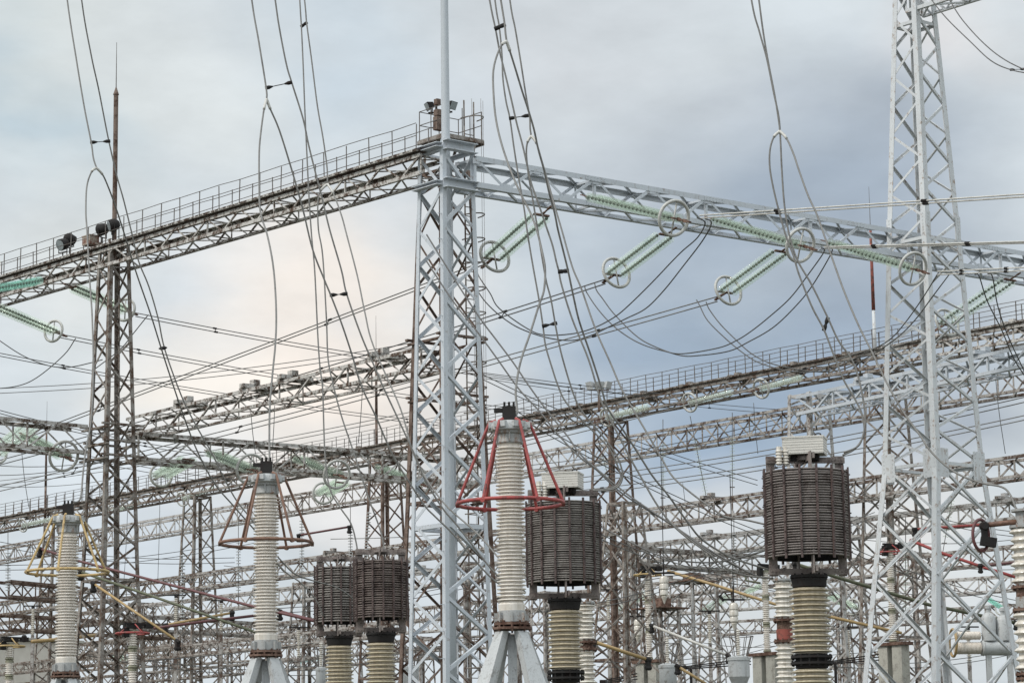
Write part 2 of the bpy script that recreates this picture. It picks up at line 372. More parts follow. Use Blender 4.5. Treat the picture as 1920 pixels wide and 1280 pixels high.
# ------------------------------------------------------------------ truss girder
def girder(name, label, p0, p1, w, h, mat, group=None, near=True, chord=.13, brace=.07, panel=1.1, walkway=False, rails=(), verts=2, lat_mat=None, cat='girder', deck_mat='deck', railh=.8, deckw=.75, boxes=(), plates=()):
    mid = (p0 + p1) / 2
    root = thing(name, label, cat, (mid.x, mid.y, mid.z - h), group)
    d = (p1 - p0); L = d.length; d.normalize()
    s = UP.cross(d).normalized()
    if s.y < 0: s = -s
    nodes = [(0, 0), (w, 0), (0, -h), (w, -h)]
    def at(t, i): return p0 + d * t + s * nodes[i][0] + UP * nodes[i][1]
    for i in range(4):
        mb = MB(); d1 = s * (1 if i % 2 == 0 else -1); d2 = UP * (-1 if i < 2 else 1)
        if near: mb.ang(at(0, i), at(L, i), chord, .018, d1, d2)
        else: mb.bar(at(0, i) + d1 * chord / 2 + d2 * chord / 2, at(L, i) + d1 * chord / 2 + d2 * chord / 2, chord, chord, UP)
        mb.build('chord', mat, root)
    n = max(2, int(round(L / panel))); st = L / n
    allm = MB()
    for (i, j, inn, ver) in ((0, 2, s, True), (1, 3, -s, True), (0, 1, -UP, False), (2, 3, UP, False)):
        mb = MB() if near else allm
        e = (at(0, j) - at(0, i)).normalized() * chord * .4
        off = inn * .024
        for k in range(n):
            a, b = (i, j) if (k + (0 if ver else 1)) % 2 == 0 else (j, i)
            ea = e if a == i else -e
            p, q = at(k * st, a) + ea + off, at((k + 1) * st, b) - ea + off
            dd = (q - p).normalized(); pd = inn.cross(dd).normalized()
            bw = brace if ver else brace * .8
            if near: mb.ang(p - pd * bw / 2, q - pd * bw / 2, bw, .012, pd, inn)
            else: mb.bar(p + inn * .02, q + inn * .02, bw, .03, pd)
            if verts and k % verts == 0:
                p, q = at(k * st, i) + e + off * 2.2, at(k * st, j) - e + off * 2.2
                if near: mb.ang(p - d * bw / 2, q - d * bw / 2, bw, .012, d, inn)
                elif ver: mb.bar(p + inn * .05, q + inn * .05, bw, .03, d)
        if near: mb.build('lattice', lat_mat or mat, root)
    if not near: allm.build('lattice', lat_mat or mat, root)
    if plates:
        for t in plates:
            for i in (0, 2):
                mb = MB(); c = at(L * t, i) + UP * ((-1 if i == 0 else 1) * chord * .5) - s * .012; mb.box(c, d * .42, UP * chord * .48, s * .008)
                for a in range(6):
                    for b in (-1, 1): mb.lathe(c + d * (-.35 + .14 * a) + UP * chord * .25 * b - s * .026, [(.02, 0), (.02, .02)], 6, s)
                mb.build('splice_plate', mat, root)
        for k in range(0, n, 2):
            for (tt, i, sg) in ((k * st, 0, -1), (k * st + st, 2, 1)):
                if tt < L: mb = MB(); mb.box(at(tt, i) + UP * (sg * chord * .95) + s * .015, d * .13, UP * .09, s * .006); mb.build('gusset', mat, root)
    if walkway:
        mb = MB(); o0 = -s * .12 + UP * .1
        x = 0.
        while x < L:
            ww = .2; mb.box(p0 + d * (x + ww / 2) + o0 + s * deckw / 2 + UP * random.uniform(-.006, .006), d * ww * .46, s * deckw / 2, UP * .025); x += ww * 1.18
        mb.build('walkway', deck_mat, root)
        for k in (0, 1): mb = MB(); mb.ang(p0 + o0 + s * (deckw * k) - UP * .035, p1 + o0 + s * (deckw * k) - UP * .035, .075, .012, UP, s * (1 - 2 * k)); mb.build('walkway_edge', mat, root)
        for sd in (0, 1):
            mb = MB(); b0 = p0 + o0 + s * (deckw * sd) + UP * .03
            m_ = int(L / 1.15); r = .016 if near else .02
            for k in range(m_ + 1):
                q = b0 + d * (L * k / m_ + (.3 if sd else 0)); j = V((random.uniform(-.02, .02), random.uniform(-.02, .02), random.uniform(-.03, .02)))
                mb.bar(q, q + UP * railh + j, r * 2, r * 2)
            for hh in (railh, railh * .5) if near else (railh, railh * .5):
                pts = [b0 + d * (L * k / m_) + UP * (hh + random.uniform(-.02, .015)) for k in range(m_ + 1)]
                mb.tube(pts, r * .8, 5)
            mb.build('railing', 'rail', root)
    if boxes:
        for t in boxes:
            mb = MB(); c = p0 + d * (L * t) + s * w * .5 + UP * .16
            mb.box(c - UP * .04, s * (w * .6), d * .12, UP * .07); mb.box(c + UP * .11 - s * .1, s * .13, d * .14, UP * .085)
            mb.box(c - UP * .12 + d * .2, s * (w * .5), d * .12, UP * .03)
            mb.build('saddle', mat, root)
    return root

# ------------------------------------------------------------------ near gantry towers
zA = PZ(0, 0, 0) and P(780, 288, 80.5).z          # height of the upper girders
cC = P(836, 290, 80.9); cC.z = 0
_, cornC = tower('lattice_tower', 'grey painted lattice tower with the white mast pole rising through it', cC, [(0, 2.06), (10.2, 1.66), (zA + .15, 1.23)], .15, .1, 'grey', half=1.14, steps=True, gusset=.09)
cC2 = P(834, 290, 83.0); cC2.z = 0
rC2, cornC2 = tower('lattice_tower', 'rusty lattice tower with ladder cage, standing behind the grey one', cC2, [(0, 2.65), (11.2, 1.9), (zA + .0, 1.2)], .16, .065, 'brown', half=1.5)
cR = P(1732, 440, 92.6); cR.z = 0
rR, cornR = tower('lattice_tower', 'tall pale grey lattice tower with wide splayed bolted legs', cR, [(0, 5.9, .68), (5.9, 4.4, .76), (13.3, 2.5, 1), (21.3, 1.86, 1), (29.3, 1.16, 1), (31.2, 1.0, 1)], .22, .09, 'white', half=1.08, xfrom=13.0, gusset=.12)
cL = P(214, 470, 94.2); cL.z = 0
rL, cornL = tower('lattice_tower', 'weathered brown lattice tower under the floodlights and slim lightning rod', cL, [(0, 2.6), (9.9, 1.5), (zA + .2, .82)], .15, .07, 'rusty', half=.92, gusset=.15, xfrom=8.5)

# splice plates with bolts on the pale tower
for z in (13.3, 21.8):
    for sa, sb in ((-1, -1), (-1, 1), (1, -1)):
        mb = MB(); p = cornR(sa, sb, z)
        for d1, d2 in ((-A2 * sa, -B2 * sb), (-B2 * sb, -A2 * sa)):
            hw, hh = (.30, .5) if z < 15 else (.12, .42)
            mb.box(p + d1 * hw * .98 - d2 * .012, d1 * hw, UP * hh, d2 * .010)
            for i in range(7):
                for j in ((.15, .8) if z < 15 else (.5,)):
                    q = p + d1 * (hw * 2 * j) + UP * (hh * (-.85 + 1.7 * i / 6)) - d2 * .035
                    mb.lathe(q, [(.026, 0), (.026, .02)], 6, d2)
        mb.build('splice_plate', 'white', rR)
# brackets (channels) at girder levels on the grey tower
rC = bpy.data.objects['lattice_tower']
for z in (zA + .16, zA - 1.05):
    for d1, sgn in ((B2, 1), (A2, 1)):
        mb = MB(); p = cornC(-1, -1, z)
        e = cornC(-1, 1, z) if d1 is B2 else cornC(1, -1, z)
        outn = -A2 if d1 is B2 else -B2
        hh = .14 if d1 is B2 else .06
        p = p + outn * .02; e = e + outn * .02
        mb.bar(p, e, .02, hh * 2, outn); mb.box((p + e) / 2 + UP * hh + outn * .1, (e - p) / 2, outn * .12, UP * .012); mb.box((p + e) / 2 - UP * hh + outn * .1, (e - p) / 2, outn * .12, UP * .012)
        mb.build('bracket', 'grey', rC)
# ladder with safety cage on the rusty tower
lx = P(880, 300, 83.6); mb = MB(); mc = MB()
for k in (-1, 1):
    q = V((lx.x, lx.y, 0)) + B2 * (.2 * k); mb.bar(q + UP * 2.2, q + UP * (P(880, 190, 83.6).z), .06, .05)
z = 2.5
while z < zA + 1.4:
    q = V((lx.x, lx.y, z)); mb.bar(q - B2 * .2, q + B2 * .2, .025, .025); z += .3
mb.build('ladder', 'rusty', rC2)
z = 4.5; hoops = []
nrm = V((B2.x, -A2.y * .6, 0)).normalized()
zc = P(880, 187, 83.6).z
while z < zc:
    pts = [V((lx.x, lx.y, z)) + B2 * (.33 * math.cos(a)) - A2 * (.62 * math.sin(a)) for a in (math.pi * i / 12 for i in range(13))]
    mc.tube(pts, .022, 5); z += .8
for a in (.25, .5, .75):
    q = B2 * (.33 * math.cos(math.pi * a)) - A2 * (.62 * math.sin(math.pi * a)); mc.bar(V((lx.x, lx.y, 4.5)) + q, V((lx.x, lx.y, zc - .1)) + q, .035, .012)
mc.build('safety_cage', 'rusty', rC2)
# platform at the head of the rusty tower
pz = P(834, 262, 83.).z
mb = MB(); c0 = V((cC2.x, cC2.y, pz)) + B2 * .25
for k in range(9): mb.box(c0 + A2 * (-.6 + 1.2 * k / 8), A2 * .066, B2 * .8, UP * .02)
for k in (-1, 1): mb.bar(c0 + A2 * .64 * k - B2 * .82 - UP * .06, c0 + A2 * .64 * k + B2 * .82 - UP * .06, .05, .1, B2); mb.bar(c0 + B2 * .84 * k - A2 * .64 - UP * .09, c0 + B2 * .84 * k + A2 * .64 - UP * .09, .05, .13, A2)
for sa in (-1, 1):
    for sb in (-1, 1): mb.bar(c0 + A2 * .5 * sa + B2 * .6 * sb - UP * .1, V((cC2.x, cC2.y, zA - .05)) + A2 * .5 * sa + B2 * .5 * sb, .09, .09)
mb.build('platform', 'rusty', rC2)
mb = MB()
cs = [c0 + A2 * .6 * a + B2 * .8 * b for a, b in ((-1, 1), (1, 1), (1, -1), (-1, -1))]
for i in range(4):
    p, q = cs[i], cs[(i + 1) % 4]
    for t in (0, .5): mb.bar(p.lerp(q, t), p.lerp(q, t) + UP * .95, .03, .03)
    for hh in (.95, .5):
        if i != 3: mb.bar(p + UP * hh, q + UP * hh, .022, .022)
mb.build('railing', 'rail', rC2)
for (tc_, root_, zz, ha, hb) in ((cC2, rC2, P(834, 637, 83).z, .9, 1.0), (cC2, rC2, P(834, 745, 83).z, .9, 1.0), (cL, rL, P(214, 800, 94.2).z, .85, .85), (cL, rL, P(214, 858, 94.2).z, .9, .9), (cL, rL, P(214, 830, 94.2).z, .75, .75)):
    mb = MB(); c1 = V((tc_.x, tc_.y, zz))
    for k in (-1, 1): mb.bar(c1 + A2 * ha * .88 * k - B2 * hb, c1 + A2 * ha * .88 * k + B2 * hb, .07, .12, UP); mb.bar(c1 + B2 * hb * .82 * k - A2 * ha - UP * .118, c1 + B2 * hb * .82 * k + A2 * ha - UP * .118, .07, .12, UP)
    mb.build('bearer_frame', 'brown' if root_ is rC2 else 'rusty', root_)

# mast pole through the grey tower
mt_ = thing('lightning_mast', 'smooth white steel mast pole rising out of the grey tower', 'mast', (cC.x, cC.y, 0))
mp = P(829, 150, 80.9); mp = V((cC.x, cC.y, 0))
mb = MB(); mb.lathe(mp, [(.19, 0), (.17, 12), (.135, zA), (.12, zA + 5), (.11, zA + 9)], 24); mb.build('pole', 'mast', mt_, True)
mb = MB(); mb.lathe(mp, [(.03, zA + 9), (.012, zA + 14)], 8); mb.build('needle', 'mast', mt_, True)
mb = MB(); mb.lathe(mp, [(.24, zA + .28), (.24, zA + .31)], 20); 
for k in range(6):
    a = k * math.pi / 3; d1 = V((math.cos(a), math.sin(a), 0)); mb.add([mp + d1 * .13 + UP * (zA + .31), mp + d1 * .23 + UP * (zA + .31), mp + d1 * .13 + UP * (zA + .62), mp + d1 * .13 + UP * (zA + .31) + UP.cross(d1) * .012, mp + d1 * .23 + UP * (zA + .31) + UP.cross(d1) * .012, mp + d1 * .13 + UP * (zA + .62) + UP.cross(d1) * .012], [(0, 1, 2), (5, 4, 3), (0, 3, 4, 1), (1, 4, 5, 2), (2, 5, 3, 0)])
mb.build('base_collar', 'mast', mt_)
# lightning rod on the brown tower
lr = thing('lightning_rod', 'brown lightning rod with thin needle on the brown tower', 'lightning rod', (cL.x, cL.y, zA + .2))
ztop = P(213, 178, 94.2).z; q = V((cL.x, cL.y, 0))
mb = MB(); mb.lathe(q, [(.085, zA - .4), (.085, ztop)], 14); mb.lathe(q, [(.11, ztop), (.02, ztop + .28)], 14); mb.build('pole', 'brown', lr, 'auto')
mb = MB(); mb.lathe(q, [(.02, ztop + .2), (.009, P(214, 80, 94.2).z)], 6); mb.build('needle', 'rail', lr)

# ------------------------------------------------------------------ near girders
def line_z(x0, y0, x1, y1, z): return PZ(x0, y0, z), PZ(x1, y1, z)
p0, p1 = line_z(786, 287, -160, 573, zA)
girder('truss_girder', 'flaky painted girder with handrail walkway rising from brown tower to grey tower', p0, p1, 1.15, .68, 'flaky', walkway=True, chord=.12, brace=.052, panel=.95, verts=4)
p0, p1 = line_z(893, 292, 2080, 499, zA - .05)
girder('truss_girder', 'clean grey painted girder running from the grey tower to the pale splayed tower', p0, p1, 1.1, 1.0, 'grey', chord=.17, brace=.085, panel=1.2, verts=4, plates=(.16, .33, .55, .78))
zE = P(780, 652, 83).z
p0, p1 = line_z(786, 650, 236, 783, zE)
girder('truss_girder', 'flaky girder with saddle boxes on top, midway up between the brown and grey towers', p0, p1, 1.1, .72, 'flaky', chord=.11, brace=.05, panel=1.0, verts=4, boxes=(.14, .43, .56, .8))
zG = P(170, 797, 94).z
p0, p1 = line_z(-120, 768, 165, 796, zG)
girder('truss_girder', 'grey weathered girder entering at the brown tower from the picture edge', p0, p1, 1.1, 1.05, 'flaky', chord=.13, brace=.06, panel=1.15, verts=3)
p0, p1 = line_z(262, 809, 905, 860, zG)
girder('truss_girder', 'grey weathered girder falling gently from the brown tower behind the rust-ringed arrester', p0, p1, 1.1, 1.05, 'flaky', chord=.13, brace=.06, panel=1.15, verts=3)
p0 = V(cR) + UP * 30.85; p1 = p0 - A2 * 14
girder('truss_girder', 'pale girder at the very top of the pale splayed tower', p0 + B2 * -.5, p1 + B2 * -.5, 1.0, 1.15, 'white', chord=.13, brace=.08)

# ------------------------------------------------------------------ floodlights
def drum_light(px, py, d, label, facing):
    c = P(px, py, d); o = thing('floodlight', label, 'floodlight', c - UP * .35, 'round floodlights by the brown tower head')
    ax = facing.normalized()
    mb = MB(); mb.lathe(c - ax * .2, [(.05, -.05), (.11, -.03), (.16, .01), (.195, .07), (.215, .16), (.22, .27), (.225, .34), (.205, .36)], 20, ax); mb.build('housing', 'dark', o, 'auto')
    mb = MB(); mb.lathe(c - ax * .2, [(.2, .352), (.2, .366)], 20, ax); mb.build('lens', 'lens', o)
    mb = MB(); u = ax.cross(UP).normalized()
    for k in (-1, 1): mb.bar(c + u * .23 * k, c + u * .23 * k - UP * .3, .03, .03)
    mb.bar(c - u * .245 - UP * .3, c + u * .245 - UP * .3, .03, .03); mb.bar(c - UP * .3, c - UP * .75, .04, .04); mb.build('yoke', 'dark', o)
drum_light(118, 458, 96.3, 'black round floodlight facing out, front one of the touching pair on the walkway', V((-.6, -.7, -.35)))
drum_light(131, 449, 96.6, 'black round floodlight tucked behind its twin on the walkway', V((.55, .6, -.35)))
drum_light(192, 430, 94.6, 'black round floodlight with rusty patches beside the lightning rod foot', V((-.75, .45, -.1)))
drum_light(212, 422, 94.0, 'black round floodlight right in front of the lightning rod foot', V((-.8, -.3, -.25)))
mb = MB(); c = P(170, 452, 95.0)
tag(mb.box(c, A2 * .26, B2 * .2, UP * .16) or mb.box(c + UP * .175, A2 * .28, B2 * .22, UP * .018) or mb.build('junction_box', 'boxrust', None, origin=c), 'rust streaked cabinet box on the walkway beside the floodlights', 'box', kind='thing')
def flood(px, py, d, label, yaw, sc_=1.):
    c = P(px, py, d); o = thing('floodlight', label, 'floodlight', c - UP * .3)
    fx = V((math.sin(yaw), -math.cos(yaw), -.45)).normalized(); u = fx.cross(UP).normalized(); w = u.cross(fx)
    mb = MB(); a, b = .20 * sc_, .17 * sc_
    mb.loft([[c + fx * .08 + u * x * a + w * y * b for x, y in ((-1, -1), (1, -1), (1, 1), (-1, 1))], [c - fx * .14 + u * x * a * .55 + w * y * b * .55 for x, y in ((-1, -1), (1, -1), (1, 1), (-1, 1))]])
    mb.build('housing', 'dark', o)
    mb = MB(); mb.box(c + fx * .09, u * a * .88, w * b * .88, fx * .006); mb.build('lens', 'lens', o)
    mb = MB(); mb.bar(c - fx * .1 - w * .02, c - fx * .1 - UP * .3, .04, .04); mb.build('bracket', 'dark', o)
flood(805, 199, 83.1, 'dark square floodlight tilted away, on the stem before the mast', -1.2, .8)
flood(847, 197, 83.3, 'dark square floodlight showing its glass, just past the white mast', .9, .8)
o = thing('lamp_stem', 'dark lamp stem with small control boxes behind the white mast', 'lamp stem', (cC2.x, cC2.y, pz))
b = P(818, 245, 82.6); t_ = P(818, 190, 82.6)
mb = MB(); mb.bar(b, t_, .07, .07); mb.bar(P(803, 212, 82.8), P(848, 210, 83.0), .05, .05); mb.build('pole', 'dark', o)
mb = MB(); mb.box(P(822, 232, 82.6), B2 * .14, A2 * .1, UP * .22); mb.box(P(822, 212, 82.6), B2 * .12, A2 * .1, UP * .1); mb.box(P(820, 192, 82.6), B2 * .08, A2 * .08, UP * .1); mb.build('control_box', 'brown', o)

# ------------------------------------------------------------------ background rows
rowD = 'gantry row with the long handrail'
zH = zA
def DY(px): return 973 + (605 - 973) * px / 1920.0     # where the long far walkway runs
spans = [(-120, 92), (92, 355), (355, 705), (705, 1128), (1128, 1640), (1640, 2500)]
Dl = ['at the left edge behind the yellow-ringed arrester', 'behind the brown tower legs', 'between the rust-ringed arrester and grey tower', 'behind the red-ringed arrester top',
      'under the long glass strings', 'behind the pale splayed tower']
for i, (x0, x1) in enumerate(spans):
    p0, p1 = line_z(x1, DY(x1), x0, DY(x0), zH)
    girder('truss_girder', 'far rusty walkway girder with handrail ' + Dl[i], p0, p1, 1.2, .75, 'rusty' if i != 5 else 'flaky', rowD, near=False, walkway=True, deck_mat='rusty', chord=.13, brace=.075, panel=1.0, railh=.85,
           boxes=(.12, .3, .5, .68, .86))
    p0b, p1b = p0 + V((2.2, 6.5, -.6)), p1 + V((2.2, 6.5, -.6))
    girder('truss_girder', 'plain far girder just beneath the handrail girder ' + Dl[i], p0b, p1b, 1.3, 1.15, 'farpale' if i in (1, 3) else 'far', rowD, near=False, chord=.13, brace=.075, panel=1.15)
mastx = {92: (85, 752, 952), 705: (706, 592, 832), 1640: (1636, 350, 640)}
Tl = {92: 'rusty far tower with a thin rod, behind the yellow-ringed arrester', 355: 'rusty far tower with lamp head behind the brown tower', 705: 'rusty far tower with rod between the dark coils and walkway',
      1128: 'brown far tower with lamp cluster behind the red-ringed arrester', 1640: 'far tower with red and white rod beside the pale splayed tower'}
for x in (92, 355, 705, 1128, 1640):
    c = PZ(x, DY(x), zH); c += B2 * .6; z = c.z; c.z = 0
    tower('lattice_tower', Tl[x], c, [(0, 3.2), (9, 2.2), (zH - .8, 1.25)], .16, .085, 'brown' if x in (705, 1128) else 'rusty', 'far towers of the handrail row', near=False, half=1.1)
    if x in mastx:
        mx_, ya, yb = mastx[x]; d = c.y; rod = thing('lightning_rod', {92: 'thin brown rod at the picture edge above the yellow ring', 705: 'thin brown rod rising beside the rusty tower behind wires', 1640: 'red and white banded rod against the slate cloud'}[x], 'lightning rod', (c.x, c.y, zH - .6))
        b_, t_ = P(mx_ + (4 if x == 1640 else 0), yb, d), P(mx_, ya, d)
        q = V((b_.x, b_.y, 0)); zt = b_.z + (t_.z - b_.z) * .72
        mb = MB(); mb.lathe(q, [(.09, b_.z - .8), (.075, b_.z + (t_.z - b_.z) * .2)], 10); mb.build('pole', 'white' if x == 1640 else 'brown', rod, True)
        mb = MB(); mb.lathe(q, [(.085, b_.z + (t_.z - b_.z) * .2), (.06, zt)], 10); mb.build('upper_pole', 'redmast' if x == 1640 else 'brown', rod, True)
        mb = MB(); mb.lathe(q, [(.018, zt), (.008, t_.z)], 6); mb.build('needle', 'rail', rod)
# lower girders: the row under the handrail and the rows behind it
def rowline(xa, ya, xb, yb): return lambda px: ya + (yb - ya) * (px - xa) / (xb - xa)
rows = [  # (line, z, spans, group, label stem)
    (rowline(1128, 964, 1920, 850), 16.0, [(-80, 355), (355, 705), (705, 1128), (1128, 1640), (1640, 2500)], 'lower girders of the handrail row', 'mid-height rusty girder', .95),
    (rowline(1131, 1027, 1920, 931), 16.0, [(-60, 250), (250, 560), (560, 860), (860, 1170), (1170, 1560), (1560, 2420)], 'girders of the second far row', 'far girder below mid-height, second row,', 1.0),
    (rowline(1215, 1092, 1920, 1018), 16.0, [(-60, 330), (330, 720), (720, 1010), (1010, 1330), (1330, 1700), (1700, 2420)], 'girders of the third far row', 'far girder near the skyline, third row,', 1.0),
    (rowline(900, 1150, 1920, 1074), 16.0, [(-60, 300), (300, 640), (640, 960), (960, 1260), (1260, 1600), (1600, 2420)], 'girders of the fourth far row', 'thin distant girder, fourth row,', 1.05),
    (rowline(524, 1212, 1920, 1130), 16.0, [(-60, 420), (420, 780), (780, 1160), (1160, 1560), (1560, 2420)], 'girders of the farthest row', 'faint distant girder, farthest row,', 1.1),
]
where = lambda xm: ('behind the yellow-ringed arrester' if xm < 230 else 'behind the brown tower' if xm < 420 else 'behind the rust-ringed arrester' if xm < 600 else 'behind the paired coils' if xm < 760 else
                    'behind the grey tower' if xm < 930 else 'behind the red-ringed arrester' if xm < 1110 else 'beside the yellow-armed switch' if xm < 1350 else 'behind the big boxed coil' if xm < 1560 else 'behind the pale splayed tower' if xm < 1800 else 'at the far edge past the pale tower')
for ri, (fn, z, spn, grp, stem_, hgt) in enumerate(rows):
    for (x0, x1) in spn:
        p0, p1 = line_z(x1, fn(x1), x0, fn(x0), z)
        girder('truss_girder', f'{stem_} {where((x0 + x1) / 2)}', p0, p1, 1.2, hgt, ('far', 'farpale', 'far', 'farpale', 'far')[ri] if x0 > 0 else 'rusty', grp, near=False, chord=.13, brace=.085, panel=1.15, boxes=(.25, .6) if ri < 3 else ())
    for (x0, x1) in spn[:-1]:
        if ri == 0: continue
        c = PZ(x1, fn(x1), z) + B2 * .6; c.z = 0
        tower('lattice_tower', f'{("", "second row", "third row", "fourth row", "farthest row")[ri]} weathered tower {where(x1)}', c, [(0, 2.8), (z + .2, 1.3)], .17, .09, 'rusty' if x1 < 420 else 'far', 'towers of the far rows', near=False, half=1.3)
for ri in (0, 1):
    fn, z, spn, grp, stem_, hgt = rows[ri]
    for (x0, x1) in spn:
        if x0 > 600: continue
        p0, p1 = line_z(x1, fn(x1), x0, fn(x0), z); dz = UP * (4.6 if ri else 4.2)
        girder('truss_girder', f'low bus girder of the {("handrail", "second", "third")[ri]} row {where((x0 + x1) / 2)}', p0 - dz, p1 - dz, 1.0, .7, 'rusty' if x0 < 0 else 'far', 'low bus girders of the far rows', near=False, chord=.11, brace=.07, panel=1.0)
# bus posts on the low girders
for i, (x, y, d, nt_) in enumerate(((62, 1140, 140, 'left of the yellow-ringed column'), (330, 1120, 135, 'above the ochre arm tip'), (415, 1130, 135, 'left of the rust-ringed column'), (560, 1180, 140, 'left of the paired coil posts'), (1140, 1110, 128, 'right of the middle coil'), (1330, 1150, 125, 'left of the hopper tank'), (1590, 1180, 122, 'between big coil post and pale tower'), (1815, 1180, 120, 'inside the pale tower legs'))):
    c = P(x, y, d); o = thing('bus_post', 'thin grey bus post insulator ' + nt_, 'insulator', V((c.x, c.y, 0)), 'thin bus posts low in the far yard')
    prof = [(.06, 0)]
    for k in range(14): prof += [(.06, .1 * k + .02), (.13, .1 * k + .05), (.06, .1 * k + .08)]
    mb = MB(); mb.lathe(c - UP * 1.4, prof, 12); mb.build('sheds', 'whiteporc', o, 'auto')
    mb = MB(); mb.lathe(c, [(.09, 0), (.09, .1)], 10); mb.box(c + UP * .13, V((.5, .1, 0)), V((0, .05, 0)), UP * .03); mb.build('cap', 'dark', o)
    mb = MB(); mb.bar(V((c.x, c.y, 0)), c - UP * 1.4, .16, .16); mb.build('stand', 'far', o)
# cross girders between rows (second yard direction)
for (xa, ya, xb, yb, z, lab) in ((20, 1086, 165, 1100, 15.0, 'brown cross girder low behind the yellow-ringed arrester'), (20, 1150, 330, 1170, 14.0, 'dark brown cross girder above the pale building'), (240, 1150, 560, 1170, 14.4, 'grey cross girder behind the coloured tubes'),
                                 (1120, 1018, 1440, 1040, 15.2, 'cross girder meeting the mid girder beside the boxed coil')):
    p0, p1 = line_z(xa, ya, xb, yb, z)
    girder('truss_girder', lab, p0, p1, 1.2, 1.0, 'brown' if xa < 100 else 'far', near=False, chord=.14, brace=.085)
# grey painted girder and its towers behind the pale tower
zF = 18.0
p0, p1 = line_z(2010, 626, 1492, 742, zF)
girder('truss_girder', 'clean grey girder with saddle boxes passing behind the pale splayed tower', p0, p1, 1.2, .8, 'grey', near=True, chord=.13, brace=.08, boxes=(.32, .75))
c = PZ(1497, 742, zF) + B2 * .6; c.z = 0
tower('lattice_tower', 'slim grey tower directly behind the big boxed coil', c, [(0, 2.2), (zF + .1, 1.2)], .16, .08, 'farpale', near=False, half=1.1)
for (px, py, d, lab) in ((1298, 1090, 150, 'pale far tower with box on its head between switch and boxed coil'), (1238, 1140, 128, 'short tower with rusty box on its flat head'), (1170, 942, 101, 'stout brown tower with wide base right of the boxed coil with red ring before it')):
    c = P(px, py, d); zt = c.z; c.z = 0; top = 1.5 if d < 130 else 2.2
    r_, _c = tower('lattice_tower', lab, c, [(0, top * (2.1 if d == 101 else 1.7)), (zt, top * (.62 if d == 101 else .8))], .11, .075, 'rusty' if d == 101 else 'farpale' if d == 150 else 'far', near=False, half=1.3)
    if d == 101: continue
    mb = MB(); q = V((c.x, c.y, zt + .25)); mb.box(q, A2 * .45, B2 * .3, UP * .22); mb.box(q - UP * .26, A2 * 1.0, B2 * 1.0, UP * .03); mb.build('head_box', 'flange', r_)
mb = MB()
rl = thing('floodlight', 'far floodlight cluster on a short stem above the brown tower', 'floodlight', P(1123, 760, 131))
c = P(1123, 722, 131)
for k, yw in ((-1, -1.), (0, 0.1), (1, 1.)):
    fx = V((math.sin(yw), -math.cos(yw), -.3)).normalized(); u = fx.cross(UP).normalized(); w = u.cross(fx); cc = c + V((k * .42, 0, 0))
    mb.loft([[cc + fx * .1 + u * x * .24 + w * y * .2 for x, y in ((-1, -1), (1, -1), (1, 1), (-1, 1))], [cc - fx * .16 + u * x * .13 + w * y * .11 for x, y in ((-1, -1), (1, -1), (1, 1), (-1, 1))]])
mb.build('lamp_heads', 'tank', rl)
mb = MB(); mb.bar(c - UP * .22, P(1123, 770, 131), .12, .12); mb.bar(c - UP * .24 - V((.5, 0, 0)), c - UP * .24 + V((.5, 0, 0)), .06, .06); mb.build('stem', 'brown', rl)

# panel building at far left
bp0, bp1 = P(-240, 1186, 190), P(150, 1192, 205)
bd = thing('panel_building', 'beige concrete panel building low behind the yellow-ringed arrester', 'building', ((bp0.x + bp1.x) / 2, (bp0.y + bp1.y) / 2, 0))
e = (bp1 - bp0); e.z = 0; Lb = e.length; e.normalize(); nb = V((-e.y, e.x, 0)); ht = bp0.z
mb = MB(); rwy = ht / 7
for i in range(9):
    for j in range(7):
        mb.box(V((bp0.x, bp0.y, 0)) + e * (Lb * (i + .5) / 9) + UP * (rwy * (j + .5)) + nb * .1, e * (Lb / 18 - .02), UP * (rwy / 2 - .02), nb * .1)
mb.build('wall', 'wall', bd)
mb = MB(); mb.box(V((bp0.x, bp0.y, ht / 2)) + e * (Lb / 2) + nb * 6.2, e * (Lb / 2 - .05), UP * (ht / 2 - .05), nb * 6); mb.build('core', 'wall', bd)
mb = MB(); mb.box(V((bp0.x, bp0.y, ht + .12)) + e * (Lb / 2) + nb * 6, e * (Lb / 2 + .2), UP * .1, nb * 6.3); mb.build('roof', 'concrete', bd)

